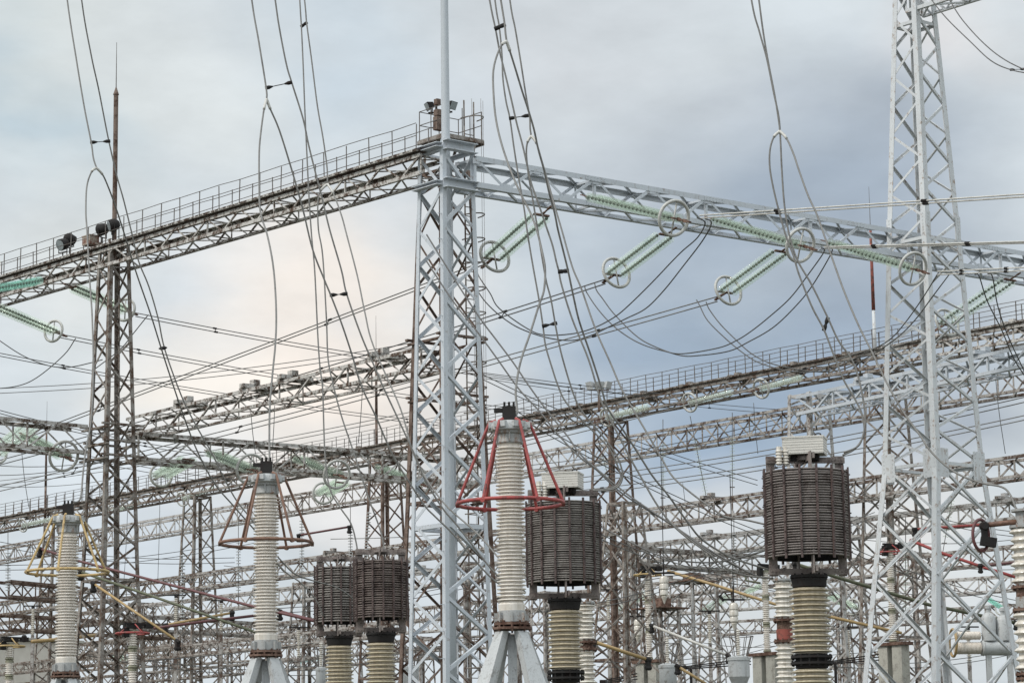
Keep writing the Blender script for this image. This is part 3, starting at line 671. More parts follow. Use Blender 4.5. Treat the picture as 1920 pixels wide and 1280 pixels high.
# ------------------------------------------------------------------ glass insulator strings
def disc_mesh():
    mb = MB(); mb.lathe(V(), [(.03, .0), (.055, .012), (.14, .028), (.156, .045), (.154, .053), (.13, .046), (.10, .050), (.085, .045), (.05, .048), (.03, .05)], 18)
    me = bpy.data.meshes.new('glass_disc'); me.from_pydata(mb.v, [], mb.f); me.materials.append(M['glass']); me.polygons.foreach_set('use_smooth', [True] * len(me.polygons)); return me
DISC = disc_mesh(); DISCB = DISC.copy(); DISCB.materials[0] = M['glassblue']
def string(label, pa, pb, n, off, group, ring=True, mesh=DISC, detailed=True, rad=.53, twin=True, link0=.5, scale=1.):
    """pa: dead end at the girder, pb: live end with the ring"""
    o = thing('insulator_string', label, 'insulator', pa, group)
    ax = (pb - pa); L = ax.length; ax.normalize()
    Q = ax.to_track_quat('Z', 'Y').to_matrix().to_4x4()
    offs = [-off / 2, off / 2] if twin else [V()]
    st = L / n
    for of in offs:
        mb = MB(); a, b = pa + of, pb + of
        mb.tube([a, b], .016 * scale, 6)
        if detailed:
            for k in range(n): mb.lathe(a + ax * (st * k), [(.03, -.0), (.052, .015), (.056, .065), (.035, .085)], 8, ax)
        if not detailed:
            sg = MB()
            for k in range(n): sg.lathe(a + ax * (st * k), [(.03, 0), (.15 * scale, .03), (.165 * scale, .05), (.03, .055)], 10, ax)
        rod = mb.build('rod', 'rodgreen' if detailed else 'tank', o)
        if detailed:
            for k in range(n):
                dd = bpy.data.objects.new('glass_disc', mesh); COL.objects.link(dd); dd.parent = rod
                dd.matrix_local = Matrix.Translation(a + ax * (st * k + .03) - pa) @ Q
        else: sg.build('glass_discs', 'glass' if mesh is DISC else 'glassblue', o, True)
    if ring:
        mb = MB(); c = pb - ax * .12; mb.ring(c, rad, .052, ax, 36, 8)
        u = (UP - ax * UP.dot(ax)).normalized(); w = u.cross(ax)
        mb.bar(c - u * rad, c + u * rad, .05, .03, ax); mb.build('corona_ring', 'ring', o, True)
    mb = MB(); e = pb + ax * .05
    if twin: mb.bar(e - off * .55, e + off * .55, .09, .05, ax)
    for k in range(4): mb.bar(e + ax * (-.01 + .17 * k), e + ax * (.17 + .17 * k), .09 if k % 2 else .04, .05 if k % 2 else .1)
    mb.build('fitting', 'flange', o); mb = MB()
    if twin: mb.bar(pa - ax * .1 - off * .5, pa - ax * .1 + off * .5, .09, .05, ax)
    if detailed:
        for k in range(3): mb.bar(pa - ax * (.09 + .2 * k), pa - ax * (.3 + .2 * k), .05 if k % 2 else .08, .03)
    mb.build('shackle', 'flange', o)
    return o
gS = 'near-side glass strings of the grey girder'; gH = 'glass strings hanging behind the grey girder'
tw = B2 * .42 + UP * .0
string('green glass double string on grey girder, first from the grey tower', P(1112, 371, 81.9), P(1268, 410, 78.2), 22, tw, gS)
string('green glass double string at the middle of the grey girder', P(1345, 413, 85.8), P(1505, 461, 82.1), 22, tw, gS)
string('green glass double string crossing the pale splayed tower', P(1562, 457, 88.9), P(1716, 505, 85.2), 22, tw, gS)
tb = B2 * .62
string('translucent glass double string slanting down nearest behind the grey tower', P(1012, 406, 81.9), P(924, 484, 84.3), 19, tb, gH)
string('translucent glass double string slanting down behind the middle of the grey girder', P(1246, 443, 85.8), P(1152, 514, 88.3), 20, tb, gH)
string('translucent glass double string slanting down before the pale splayed tower', P(1462, 474, 89.2), P(1362, 547, 92.), 20, tb, gH)
string('translucent glass double string slanting down past the pale splayed tower', P(1890, 527, 95.5), P(1772, 607, 98.5), 20, tb, gH)
tl = A2 * .42
string('pale glass double string seen through the brown tower legs', P(140, 540, 96.2), P(238, 582, 99.4), 20, tl, 'glass strings of the walkway girder', rad=.42)
string('pale glass double string below the walkway girder at the picture edge', P(-5, 576, 99.6), P(104, 622, 102.8), 20, tl, 'glass strings of the walkway girder', rad=.42)
string('blue green glass string tucked against the walkway girder', P(72, 527, 96.3), P(-50, 548, 93.0), 22, tl, 'glass strings of the walkway girder', mesh=DISCB)
gG = 'glass strings of the weathered middle girder'
for (xa, ya, xb, yb, da, db, lab, wh) in ((50, 818, 122, 856, 96.5, 93.6, 'milky glass double string left of the brown tower', 1), (398, 849, 472, 880, 98.5, 95.5, 'milky glass double string just before the rust-ringed arrester cap', 1), (556, 858, 634, 890, 103, 100, 'milky glass double string right after the rust-ringed arrester cap', 1),
                                          (712, 876, 786, 906, 107, 104, 'milky glass double string running behind the grey tower', 1)):
    string(lab, P(xa, ya, da), P(xb, yb, db), 20, B2 * .42, gG, detailed=True)
for (xa, ya, xb, yb, da, db, lab, tn) in ((352, 862, 300, 892, 97, 100, 'far glass double string sloping to a ring beside the brown tower', 1), (640, 905, 605, 925, 104, 107, 'far glass double string sloping behind the paired coil tops', 1), (55, 800, -10, 850, 97, 99, 'glass string at the picture edge below the weathered girder', 1),
                                      (1372, 735, 1290, 755, 121, 119, 'far string with ring on the handrail row, middle one', 0), (1503, 706, 1424, 729, 117, 115, 'far string with ring on the handrail row, next to the boxed coil wires', 0), (1215, 762, 1135, 783, 127, 125, 'far string with ring on the handrail row, behind the floodlight cluster', 0),
                                      (400, 915, 340, 936, 165, 162, 'far string on the handrail row behind the brown tower', 0), (262, 942, 210, 958, 170, 168, 'far string on the handrail row seen through the brown tower', 0), (100, 972, 40, 985, 176, 174, 'far string on the handrail row behind the yellow-ringed cap', 0),
                                      (1212, 1110, 1165, 1142, 170, 172, 'tiny far green string beside the yellow switch head', 1), (1368, 1115, 1320, 1145, 168, 170, 'tiny far green string right of the pale far tower', 1), (1425, 1098, 1398, 1110, 150, 152, 'tiny far green string touching the big coil post', 0),
                                      (1556, 1115, 1600, 1138, 140, 143, 'small far string between boxed coil and pale tower', 1), (1850, 1120, 1880, 1140, 160, 162, 'small teal string near the grey tank', 0), (640, 1225, 560, 1240, 190, 192, 'teal far string low behind the paired coil posts', 0), (215, 1225, 240, 1240, 190, 192, 'pale far string low behind the brown tower foot', 1)):
    string(lab, P(xa, ya, da), P(xb, yb, db), 18, B2 * .5, 'small far glass strings', detailed=False, twin=bool(tn), rad=.42, mesh=DISCB if 'teal' in lab else DISC)
# vertical suspension strings
gV = 'long suspension strings hanging from the mid girders'
for (x, ya, yb, d, dx, lab, ext) in ((1243, 832, 925, 128, 0, 'thin glass suspension string left of the leaning one', 1), (1303, 825, 935, 128, 22, 'leaning glass suspension string between coils', 1), (1373, 820, 905, 126, 0, 'upright glass suspension string near the boxed coil', 1), (1130, 855, 965, 135, 30, 'leaning glass suspension string behind the boxed middle coil', 1),
                                     (1193, 1030, 1190, 150, 0, 'long grey suspension string beside the stout brown tower', 0), (1376, 1000, 1110, 140, 0, 'long grey suspension string holding the white hanging cap', 0), (566, 975, 1075, 140, 0, 'thin suspension string right of the rust ring', 0), (657, 985, 1050, 140, 0, 'thin suspension string above the paired coils', 0), (692, 960, 1045, 138, -6, 'thin suspension string beside the rusty tower with rod', 0),
                                     (342, 1040, 1180, 120, 0, 'heavy suspension string hanging behind the brown tower foot', 0), (15, 1035, 1110, 130, 0, 'suspension string at the picture edge by the yellow ring', 0), (447, 1010, 1110, 140, 0, 'suspension string left of the rust-ringed arrester', 0), (1786, 930, 1010, 125, -14, 'green suspension string behind the pale tower legs', 1), (1698, 1020, 1150, 118, 0, 'green suspension string beside the red switch head', 1)):
    pa, pb = P(x, ya, d), P(x + dx, yb, d)
    o = thing('suspension_string', lab, 'insulator', pa, gV); ax = (pb - pa).normalized(); L = (pb - pa).length; n = int(L / .15)
    mb = MB(); mb.tube([pa - ax * 1.2, pb + ax * .8], .018, 5); mb.bar(pb + ax * .2 - V((.12, 0, 0)), pb + ax * .2 + V((.12, 0, 0)), .05, .05); mb.build('rod', 'rail', o)
    mb = MB()
    for k in range(n): mb.lathe(pa + ax * (k * L / n), [(.03, 0), (.13, .03), (.14, .05), (.03, .055)], 10, ax)
    mb.build('disc_stack', 'glass' if ext else 'tank', o, True)

# ------------------------------------------------------------------ porcelain helpers
def sheds(mb, base, z0, z1, core, rad, pitch, n=28, thin=.3, alt=None):
    k = int(round((z1 - z0) / pitch)); pitch = (z1 - z0) / k; prof = [(core, z0)]
    for i in range(k):
        r = rad if alt is None or i % 2 == 0 else alt; z = z0 + i * pitch
        prof += [(core, z + pitch * .22), (core + (r - core) * .55, z + pitch * .36), (r - .004, z + pitch * .42), (r, z + pitch * .48), (r - .004, z + pitch * (.5 + thin * .3)), (core + (r - core) * .5, z + pitch * .78), (core, z + pitch * .9)]
    prof.append((core, z1)); mb.lathe(base, prof, n)
def flange(mb, base, z, r, h, bolts=12, n=28):
    mb.lathe(base, [(r, z), (r, z + h)], n)
    for i in range(bolts):
        a = 2 * math.pi * i / bolts; q = base + V((math.cos(a) * (r - .03), math.sin(a) * (r - .03), z - .03)); mb.lathe(q, [(.018, 0), (.018, h + .06)], 6)

# ------------------------------------------------------------------ ringed arresters
def arrester(label, px, py_ring, d, ringmat, phase, group):
    c = P(px, py_ring, d); c.z = 0
    o = thing('surge_arrester', label, 'surge arrester', c, group)
    e = 1.7
    mb = MB(); sheds(mb, c, e + 3.08, e + 5.42, .165, .222, .056); mb.lathe(c, [(.195, e + 2.94), (.205, e + 3.04), (.17, e + 3.09)], 28); mb.lathe(c, [(.165, e + 5.40), (.175, e + 5.50)], 28); mb.build('porcelain_body', 'cream', o, 'auto')
    mb = MB(); mb.lathe(c, [(.2, e + 5.46), (.215, e + 5.48), (.2, e + 5.5), (.2, e + 5.60), (.23, e + 5.62), (.235, e + 5.66)], 28)
    for i in range(6):
        a = math.pi * 2 * (i + .5) / 6; u = V((math.cos(a), math.sin(a), 0)); mb.box(c + u * .205 + UP * (e + 5.56), u * .03, UP.cross(u) * .01, UP * .07)
    mb.build('neck', 'collar', o, 'auto')
    mb = MB(); mb.lathe(c, [(.24, e + 5.655), (.285, e + 5.67), (.29, e + 5.75), (.26, e + 5.80), (.12, e + 5.82)], 24)
    for i in range(6):
        a = math.pi * 2 * (i + phase) / 6; u = V((math.cos(a), math.sin(a), 0)); mb.box(c + u * .265 + UP * (e + 5.745), u * .05, UP.cross(u) * .1, UP * .045)
    mb.build('cap', 'tank', o, 'auto')
    mb = MB(); mb.box(c + UP * (e + 5.93), V((.1, 0, 0)), V((0, .06, 0)), UP * .11)
    for k in (-1, 0, 1): mb.lathe(c + V((.07 * k, 0, e + 6.04)), [(.02, 0), (.02, .07)], 6)
    mb.box(c + UP * (e + 5.98) - V((.16, 0, 0)), V((.07, 0, 0)), V((0, .04, 0)), UP * .03); mb.build('terminal', 'dark', o)
    mb = MB(); rz = P(px, py_ring, d).z; mb.ring(V((c.x, c.y, rz)), .80, .029, UP, 48, 10); mb.build('corona_ring', ringmat, o, True)
    for i in range(6):
        a = math.pi * 2 * (i + phase) / 6; u = V((math.cos(a), math.sin(a), 0))
        mb = MB(); mb.tube([c + u * .2 + UP * (e + 5.83), c + u * .30 + UP * (e + 5.79), c + u * .36 + UP * (e + 5.66), c + u * .805 + UP * rz], .023, 8); mb.tube([c + u * .775 + UP * (rz - .01), c + u * .825 + UP * (rz - .01)], .042, 8); mb.build('strut', ringmat, o, 'auto')
    mb = MB(); mb.lathe(c, [(.22, e + 2.78), (.205, e + 2.95)], 28)
    for i in range(8):
        a = math.pi * 2 * i / 8; u = V((math.cos(a), math.sin(a), 0)); mb.box(c + u * .235 + UP * (e + 2.85), u * .03, UP.cross(u) * .012, UP * .07)
    mb.build('base_neck', 'collar', o, 'auto')
    mb = MB(); flange(mb, c, e + 2.735, .27, .035); flange(mb, c, e + 2.67, .29, .035, 8); mb.build('base_flange', 'flange', o, 'auto')
    for k, (sx, sy) in enumerate(((-1, -1), (1, -1), (1, 1), (-1, 1))):
        u = (A2 * sx * (sx == sy) + B2 * sx * (sx != sy)); mb = MB(); t_ = c + u * .2 + UP * (e + 2.64); b_ = c + u * 2.0
        wv = UP.cross(u)
        mb.loft([[t_ - wv * .07 - u * .08, t_ + wv * .07 - u * .08, t_ + wv * .09 + u * .05, t_ - wv * .09 + u * .05], [b_ - wv * .3 - u * .3, b_ + wv * .3 - u * .3, b_ + wv * .45 + u * .1, b_ - wv * .45 + u * .1]]); mb.build('leg', 'tank', o)
    mb = MB(); mb.lathe(c, [(.07, 0), (.07, e + 2.6)], 12); mb.build('drain_pipe', 'tank', o, True)
    return c
gAr = 'ringed surge arresters in a row'
cRed = arrester('cream insulator column wearing a red ring cage', 957, 944, 40.0, 'red', .0, gAr)
cBro = arrester('cream insulator column wearing a rust brown ring cage', 499, 1018, 46.0, 'rust', .15, gAr)
cYel = arrester('cream insulator column wearing a yellow ring cage', 126, 1072, 52.0, 'yellow', .45, gAr)

# ------------------------------------------------------------------ coils on posts
def coil(label, px, py_top, py_bot, d, rad, group, box=True, post='tan', turns=34, ncol=1, tone='coil', sh=.375, corerad=.29):
    c = P(px, (py_top + py_bot) / 2, d); zt = P(px, py_top, d).z; zb = P(px, py_bot, d).z; c.z = 0
    o = thing('line_trap_coil', label, 'coil', c, group)
    mb = MB(); n = turns; st = (zt - zb) / n
    for i in range(n):
        rad_ = rad; z = zb + (i + .5) * st + random.uniform(-.12, .12) * st; rad = rad_ + random.uniform(-.012, .004); mb.lathe(c, [(rad - .06, z - st * .33), (rad - .012, z - st * .33), (rad, z - st * .1), (rad, z + st * .1), (rad - .012, z + st * .33), (rad - .06, z + st * .33)], 40, cap=False); rad = rad_
    mb.build('winding', tone, o, 'auto'); mb = MB(); mb.lathe(c, [(rad - .075, zb), (rad - .075, zt)], 40, cap=False); mb.lathe(c, [(rad - .1, zt), (rad - .1, zb)], 40, cap=False); mb.build('core', 'dark', o, True)
    nb_ = 16
    for i in range(nb_):
        a = 2 * math.pi * (i + .37) / nb_; u = V((math.cos(a), math.sin(a), 0)); w = UP.cross(u)
        mb = MB(); mb.box(c + u * (rad + .012) + UP * ((zt + zb) / 2), u * .016, w * .019, UP * ((zt - zb) / 2 + .05))
        for k in range(9): mb.lathe(c + u * (rad + .03) + UP * (zb + (zt - zb) * (k + .5) / 9), [(.014, 0), (.014, .02)], 6, u)
        mb.build('batten', 'batten', o)
    for (z0, dz, nm) in ((zt, 1, 'top_frame'), (zb, -1, 'bottom_frame')):
        mb = MB(); h = .27 if dz > 0 else .3
        for i, a in enumerate((.10, math.pi / 2 + .10)):
            u = V((math.cos(a), math.sin(a), 0)); w = UP.cross(u); zz = z0 + dz * (h - .06) + i * .004
            mb.bar(c - u * (rad - .03) + UP * zz, c + u * (rad - .03) + UP * zz, .04, .11 - i * .008, w)
            for k in (-1, 1):
                mb.box(c + u * (rad - .12) * k + w * .05 + UP * (z0 + dz * (h * .5 - .1)), u * .078, w * .014, UP * (h * .5 + .12))
                for b in range(4): mb.lathe(c + u * (rad - .26 + .06 * b) * k - w * .02 * (1 if w.y > 0 else -1) + UP * zz, [(.016, 0), (.016, .025)], 6, -w if w.y > 0 else w)
        mb.lathe(c, [(.16, z0 + dz * h - .07), (.16, z0 + dz * h - .0)], 16); mb.build(nm, 'frame', o)
    zp = zb - .3 - .06
    mb = MB(); flange(mb, c, zp - .0, .34, .05); mb.lathe(c, [(corerad + .015, zp - .16), (.32, zp - .01)], 28); mb.build('post_flange', 'dark', o, 'auto')
    # stacked porcelain post to a plinth
    z1 = zp - .16; hs = 1.25
    while z1 > 1.3:
        z0 = max(z1 - hs, 1.0)
        mb = MB(); sheds(mb, c, z0 + .05, z1 - .02, corerad, sh, .092, thin=.2); mb.build('porcelain_post', post, o, 'auto')
        mb = MB(); flange(mb, c, z0 - .02, .375, .04, 14); flange(mb, c, z0 - .13, .375, .04, 14); mb.lathe(c, [(corerad, z0 - .2), (corerad, z0 + .06)], 28); mb.build('joint_flange', 'dark', o, 'auto')
        z1 = z0 - .2
    mb = MB(); mb.box(c + UP * .45, A2 * .5, B2 * .5, UP * .45); mb.build('plinth', 'concrete', o)
    if box:
        bx = thing('tuning_box', box, 'box', c + UP * (zt + .25)); q = c + UP * (zt + .25 + .20)
        mb = MB(); u = V((.97, -.24, 0)); w = V((.24, .97, 0)); mb.box(q, u * .37, w * .27, UP * .15)
        for k in range(6): mb.box(q + UP * (-.12 + .048 * k), u * .376, w * .276, UP * .008)
        mb.box(q + UP * .155, u * .385, w * .285, UP * .014); mb.build('body', 'boxwhite', bx)
        mb = MB(); mb.tube(smoothpath([q + u * .2 + UP * .16, q + u * .21 + UP * .23, q + u * .29 + UP * .23, q + u * .30 + UP * .16], 5), .014, 6); mb.build('handle', 'dark', bx)
        for k, xx in enumerate((-.43, -.32)):
            mb = MB(); sheds(mb, q + u * xx - w * (.30 - .06 * k) - UP * .35, 0, .28, .05, .07, .06, 14); mb.lathe(q + u * xx - w * (.30 - .06 * k) - UP * .35, [(.05, .28), (.045, .34)], 12); mb.build('bushing', 'whiteporc', bx, 'auto')
        
        for k in (-.2, .2): mb = MB(); mb.box(q + u * k - UP * .2, u * .05, w * .12, UP * .06); mb.build('foot', 'dark', bx)
    return c, zt, zb
gCo = 'brown coil drums on porcelain posts'
cK1 = coil('large boxed brown coil drum on tan post by the pale splayed tower', 1513, 884, 1046, 48.0, .755, gCo, 'white ribbed metal box on the largest brown coil')
cK2 = coil('brown coil drum on tan post half behind the red-ringed column', 1057, 944, 1094, 53.6, .745, gCo, 'white ribbed metal box on the coil behind the red ring', corerad=.28, sh=.36, turns=36, tone='coilgrey')
cK3 = coil('smaller brown coil drum without a box, touching the grey tower', 714, 1052, 1160, 60.0, .60, gCo, False, turns=25, tone='coildark', corerad=.27, sh=.345)
cK4 = coil('smaller brown coil drum without a box, partly behind its neighbour', 636, 1064, 1168, 64.0, .58, gCo, False, turns=23, tone='coilgrey', corerad=.27, sh=.345)

# plain post insulators standing near the coils
def plainpost(label, px, py_top, d, rad, core, pitch, segs, mat, group, headmat='collar', alt=None, head=None):
    c = P(px, py_top, d); z1 = c.z; c.z = 0; o = thing('post_insulator', label, 'insulator', c, group)
    mb = MB(); flange(mb, c, z1 - .04, core + .06, .04, 8, 20); mb.build('head', headmat, o, 'auto'); z1 -= .04
    for si, (h, joint) in enumerate(segs):
        mb = MB(); sheds(mb, c, z1 - h, z1, core, rad, pitch, 24, .25, alt); mb.build('porcelain_body', mat, o, 'auto')
        z1 -= h; mb = MB(); flange(mb, c, z1 - .05, core + .07, .04, 10, 20); mb.lathe(c, [(core, z1 - joint + .02), (core, z1)], 20); flange(mb, c, z1 - joint, core + .07, .04, 10, 20); mb.build('joint', 'flange', o, 'auto')
        if joint > .25: mb = MB(); mb.lathe(c, [(core + .012, z1 - joint + .05), (core + .012, z1 - joint * .45)], 20); mb.build('painted_band', 'redmast' if px < 1600 else 'collar', o, 'auto')
        z1 -= joint
    mb = MB(); mb.lathe(c, [(.16, 0), (.16, z1 + .02)], 16); mb.build('pipe_stand', 'tank', o, 'auto')
    return o, c
plainpost('white shed post insulator with red joint left of the big coil post', 1468, 1085, 52.5, .21, .15, .092, [(.74, .46), (.9, .12), (.6, .1)], 'whiteporc', 'plain post insulators', alt=.18)
plainpost('white shed post insulator right of the middle coil post', 1098, 1128, 57, .2, .14, .09, [(.78, .2), (.9, .12), (.6, .1)], 'whiteporc', 'plain post insulators', alt=.18)
oE, cE = plainpost('white shed post insulator with brown arm at the picture edge', 1922, 985, 44, .27, .2, .135, [(.95, .42), (1.0, .12), (1.0, .12)], 'whiteporc', 'plain post insulators', alt=.25)
zE0 = P(1922, 985, 44).z
mb = MB(); mb.lathe(cE, [(.15, zE0), (.15, zE0 + .22), (.22, zE0 + .23), (.22, zE0 + .27)], 20); mb.build('neck', 'collar', oE, 'auto')
mb = MB(); mb.tube([P(1848, 984, 44), P(1925, 976, 44)], .045, 10); mb.build('arm', 'rust', oE, True)
mb = MB(); q = P(1846, 1005, 44); mb.box(q + UP * .06, V((.05, .02, 0)), V((0, .05, 0)), UP * .17); mb.box(q - UP * .09 + V((.06, 0, 0)), V((.13, .03, -.02)), V((0, .07, 0)), V((.015, 0, .075))); mb.lathe(q + UP * .17 - V((0, .08, 0)), [(.06, 0), (.08, .03), (.08, .12), (.06, .16)], 10, V((0, 1, 0))); mb.build('clamp', 'dark', oE)
mb = MB(); pts = [q + V((-.06 + .15 * math.cos(a), .1 * math.cos(a), .02 + .26 * math.sin(a))) for a in (2 * math.pi * k / 28 for k in range(28))]; mb.tube(pts, .028, 8, closed=True); mb.build('ring', 'maroon', oE, True)

# ------------------------------------------------------------------ disconnect switches
def switch(label, px, py_head, py_base, d, ringmat, arm, armmat, group, ring=True, armr=.06):
    """post insulator on a twin-legged pedestal, with coloured tubular arm"""
    c = P(px, py_head, d); zh = c.z; zb = P(px, py_base, d).z; c.z = 0
    o = thing('disconnect_switch', label, 'switch', c, group)
    H = zh - zb
    for i in range(3):
        mb = MB(); a, b = zb + H * i / 3, zb + H * (i + 1) / 3
        sheds(mb, c, a + .08, b - .08, .1, .15, .075, 18, .3); mb.build('insulator', 'cream', o, 'auto')
        mb = MB(); mb.lathe(c, [(.15, b - .1), (.15, b - .02), (.11, b)], 14); mb.build('joint', 'jointgrey', o, 'auto'); mb = MB(); mb.lathe(c, [(.12, a), (.16, a + .03), (.14, a + .09)], 14); mb.build('joint', 'jointgrey', o, 'auto')
    mb = MB(); mb.box(c + UP * (zb - .08), A2 * .75, B2 * .3, UP * .06); mb.build('base_plate', 'flange', o)
    for k in (-1, 1):
        mb = MB(); q = c + A2 * .36 * k; hz = (zb - .15) / 2; mb.box(q + UP * hz, A2 * .24, B2 * .22, UP * hz); mb.build('pedestal', 'concrete', o)
    mb = MB(); mb.box(c + UP * (zh + .1), B2 * .3, A2 * .14, UP * .05); mb.box(c + UP * (zh + .2) + B2 * .1, B2 * .45, A2 * .05, UP * .035)
    mb.box(c + UP * (zh + .15) + B2 * .6, B2 * .14, A2 * .1, UP * .08); mb.box(c + UP * (zh - .1) - B2 * .27, B2 * .1, A2 * .08, UP * .15); mb.lathe(c + UP * (zh + .06) + B2 * .6, [(.07, 0), (.1, .06), (.1, .2), (.06, .26)], 10); mb.build('mechanism', 'dark', o)
    if ring:
        mb = MB(); mb.ring(c + UP * (zh - .12), .55, .034, UP, 32, 8)
        for i in range(4):
            a = math.pi * (i + .5) / 2; u = V((math.cos(a), math.sin(a), 0)); mb.tube([c + u * .12 + UP * (zh + .18), c + u * .52 + UP * (zh - .12)], .022, 6)
        mb.build('corona_ring', ringmat, o, True)
    if arm:
        mb = MB(); mb.tube([P(*x) for x in arm], armr, 10); mb.build('blade_arm', armmat, o, True)
    return o
gW = 'disconnect switches with coloured arms'
switch('switch with yellow ring and long ochre arm between the coils', 1214, 1072, 1236, 108, 'yellow', [(1252, 1070, 108), (1340, 1096, 107), (1450, 1131, 106), (1690, 1186, 103)], 'orange', gW, armr=.062)
switch('switch with bare thin insulator close left of the big coil', 1434, 1068, 1222, 104, 'olive', [(1425, 1092, 104), (1400, 1088, 105), (1396, 1078, 105)], 'olive', gW, ring=False, armr=.035)
switch('switch with red ring seen through the pale tower legs', 1668, 1030, 1203, 102, 'red', [(1706, 1012, 102), (1768, 1037, 101.5), (1845, 1063, 101), (1920, 1086, 100)], 'red', gW, armr=.062)
switch('small switch with yellow ring low at the picture edge', 18, 1205, 1300, 98, 'yellow', [(60, 1202, 98), (110, 1198, 99), (180, 1190, 101)], 'orange', gW, armr=.07)
switch('distant switch with red and yellow arms behind the brown tower foot', 249, 1180, 1288, 88, 'red', [(289, 1177, 88), (380, 1165, 89), (480, 1153, 90)], 'maroon', gW, armr=.05)
def tubebus(label, pts, mat, r=.06, group='coloured tubular arms'):
    p = [P(*x) for x in pts]; o = thing('tubular_arm', label, 'switch arm', p[0], group)
    mb = MB(); mb.tube(p, r, 10); mb.build('tube', mat, o, True)
    mb = MB()
    ta = (p[1] - p[0]).normalized()
    for q in (p[0], p[-1]): mb = MB(); mb.lathe(q - ta * .09, [(r * 1.2, 0), (r * 1.5, .02), (r * 1.5, .16), (r * 1.2, .18)], 10, ta); mb.box(q - UP * .12, A2 * .05, B2 * .06, UP * .09); mb.lathe(q - UP * .22 - B2 * .1, [(.05, 0), (.07, .03), (.07, .17), (.05, .2)], 8, B2); mb.build('clamp', 'dark', o)
tubebus('maroon tube arm crossing behind the yellow ring', [(75, 1028, 84), (151, 1052, 83), (470, 1135, 77), (600, 1166, 75)], 'maroon', .042)
tubebus('olive green tube arm below the maroon one', [(150, 1071, 84), (300, 1122, 82), (490, 1188, 79)], 'olive', .042)
tubebus('short ochre tube arm slanting down before the brown tower foot', [(175, 1093, 82), (333, 1201, 80)], 'orange', .038)
tubebus('ochre tube arm rising behind the rust-ringed column base', [(310, 1171, 92), (435, 1148, 93)], 'orange', .045)
tubebus('dull red tube arm ending at the paired coils', [(524, 1145, 80), (601, 1166, 79)], 'maroon', .045)
tubebus('thin red tube arm in the gap above the paired coils', [(560, 1003, 110), (655, 987, 110)], 'maroon', .045)
tubebus('olive green tube arm running behind the pale tower legs', [(1490, 1056, 99), (1574, 1083, 100), (1742, 1133, 101), (1904, 1167, 102)], 'olive', .066)
tubebus('grey tube arm dropping toward the hopper tank', [(1222, 1172, 100), (1365, 1228, 98)], 'tube', .05)
tubebus('ochre tube arm beside the middle coil post', [(1112, 1202, 72), (1215, 1236, 73)], 'orange', .05)
tubebus('ochre tube arm in the lower gap before the far towers', [(1270, 1248, 88), (1330, 1285, 88)], 'orange', .05)
tubebus('red tube arm high behind the pale tower legs', [(1715, 992, 95), (1830, 984, 96), (1920, 974, 97)], 'red', .05)
tubebus('short red tube fork by the edge insulator', [(1838, 1060, 99), (1925, 1052, 99)], 'maroon', .05)

# ------------------------------------------------------------------ tanks and breakers low in the yard
def tank(label, px, py_top, d, rad, funnel=True):
    c = P(px, py_top, d); zt = c.z; c.z = 0; o = thing('breaker_tank', label, 'tank', c, 'grey equipment tanks')
    mb = MB(); mb.lathe(c, [(rad * .3, zt - 1.25), (rad * .95, zt - .68), (rad, zt - .66), (rad, zt - .1), (rad * 1.08, zt - .1), (rad * 1.08, zt), (rad * .6, zt + .06)], 24); mb.build('vessel', 'tank', o, 'auto')
    mb = MB(); mb.lathe(c, [(rad * .35, 0), (rad * .35, zt - 1.2)], 14); mb.build('stand', 'tank', o, 'auto')
    mb = MB(); hoop = c + UP * (zt + .72)
    mb.ring(hoop, rad * 1.4, .014, UP, 24, 5)
    for i in range(6):
        a = i * math.pi / 3; u = V((math.cos(a), math.sin(a), 0)); mb.tube([c + u * rad * .8 + UP * zt, hoop + u * rad * 1.4], .014, 5)
    mb.bar(c + V((rad * .7, 0, zt)), c + V((rad * 1.2, 0, zt + .72)), .05, .05); mb.build('guard_cage', 'rail', o)
    mb = MB(); sheds(mb, c, zt + .05, zt + .95, .04, .08, .075, 12); mb.build('bushing', 'whiteporc', o, 'auto')
tank('grey hopper tank with wire cage on its lid', 1385, 1232, 92, .37)
tank('grey tank with wire cage behind the switch pedestal', 1252, 1246, 92, .30)
tank('grey tank low behind the grey tower foot', 770, 1250, 100, .30)
tank('grey tank between rust-ringed column and paired coil posts', 602, 1252, 100, .2)
for (px, py, d, lab) in ((1245, 1100, 95, 'white bell insulator stack hanging beside the yellow switch'), (1376, 1150, 95, 'white bell insulator stack hanging above the hopper tank'), (1196, 1178, 110, 'white bell insulator stack hanging before the stout brown tower')):
    c = P(px, py, d); o = thing('hanging_insulator', lab, 'insulator', c, 'hanging white bell insulators')
    pf = [(.05, .5), (.2, .48), (.3, .38), (.3, .2), (.24, .16), (.3, .1), (.3, -.08), (.22, -.12), (.27, -.18), (.26, -.34), (.15, -.4), (.2, -.44), (.02, -.75)]
    mb = MB(); mb.lathe(c, [(r * .55, z * .8) for r, z in pf], 18); mb.build('bells', 'whiteporc', o, 'auto')
    mb = MB(); mb.bar(c + UP * .38, c + UP * 1.0, .05, .05); mb.box(c + UP * .5, V((.4, .1, 0)), V((0, .05, 0)), UP * .03); mb.box(c + UP * .5 - V((.42, 0, -.06)), V((.08, 0, -.11)), V((0, .05, 0)), V((.035, 0, .03))); mb.tube([c + UP * 1.0, c + UP * 5.0], .015, 5); mb.build('hanger', 'dark', o)
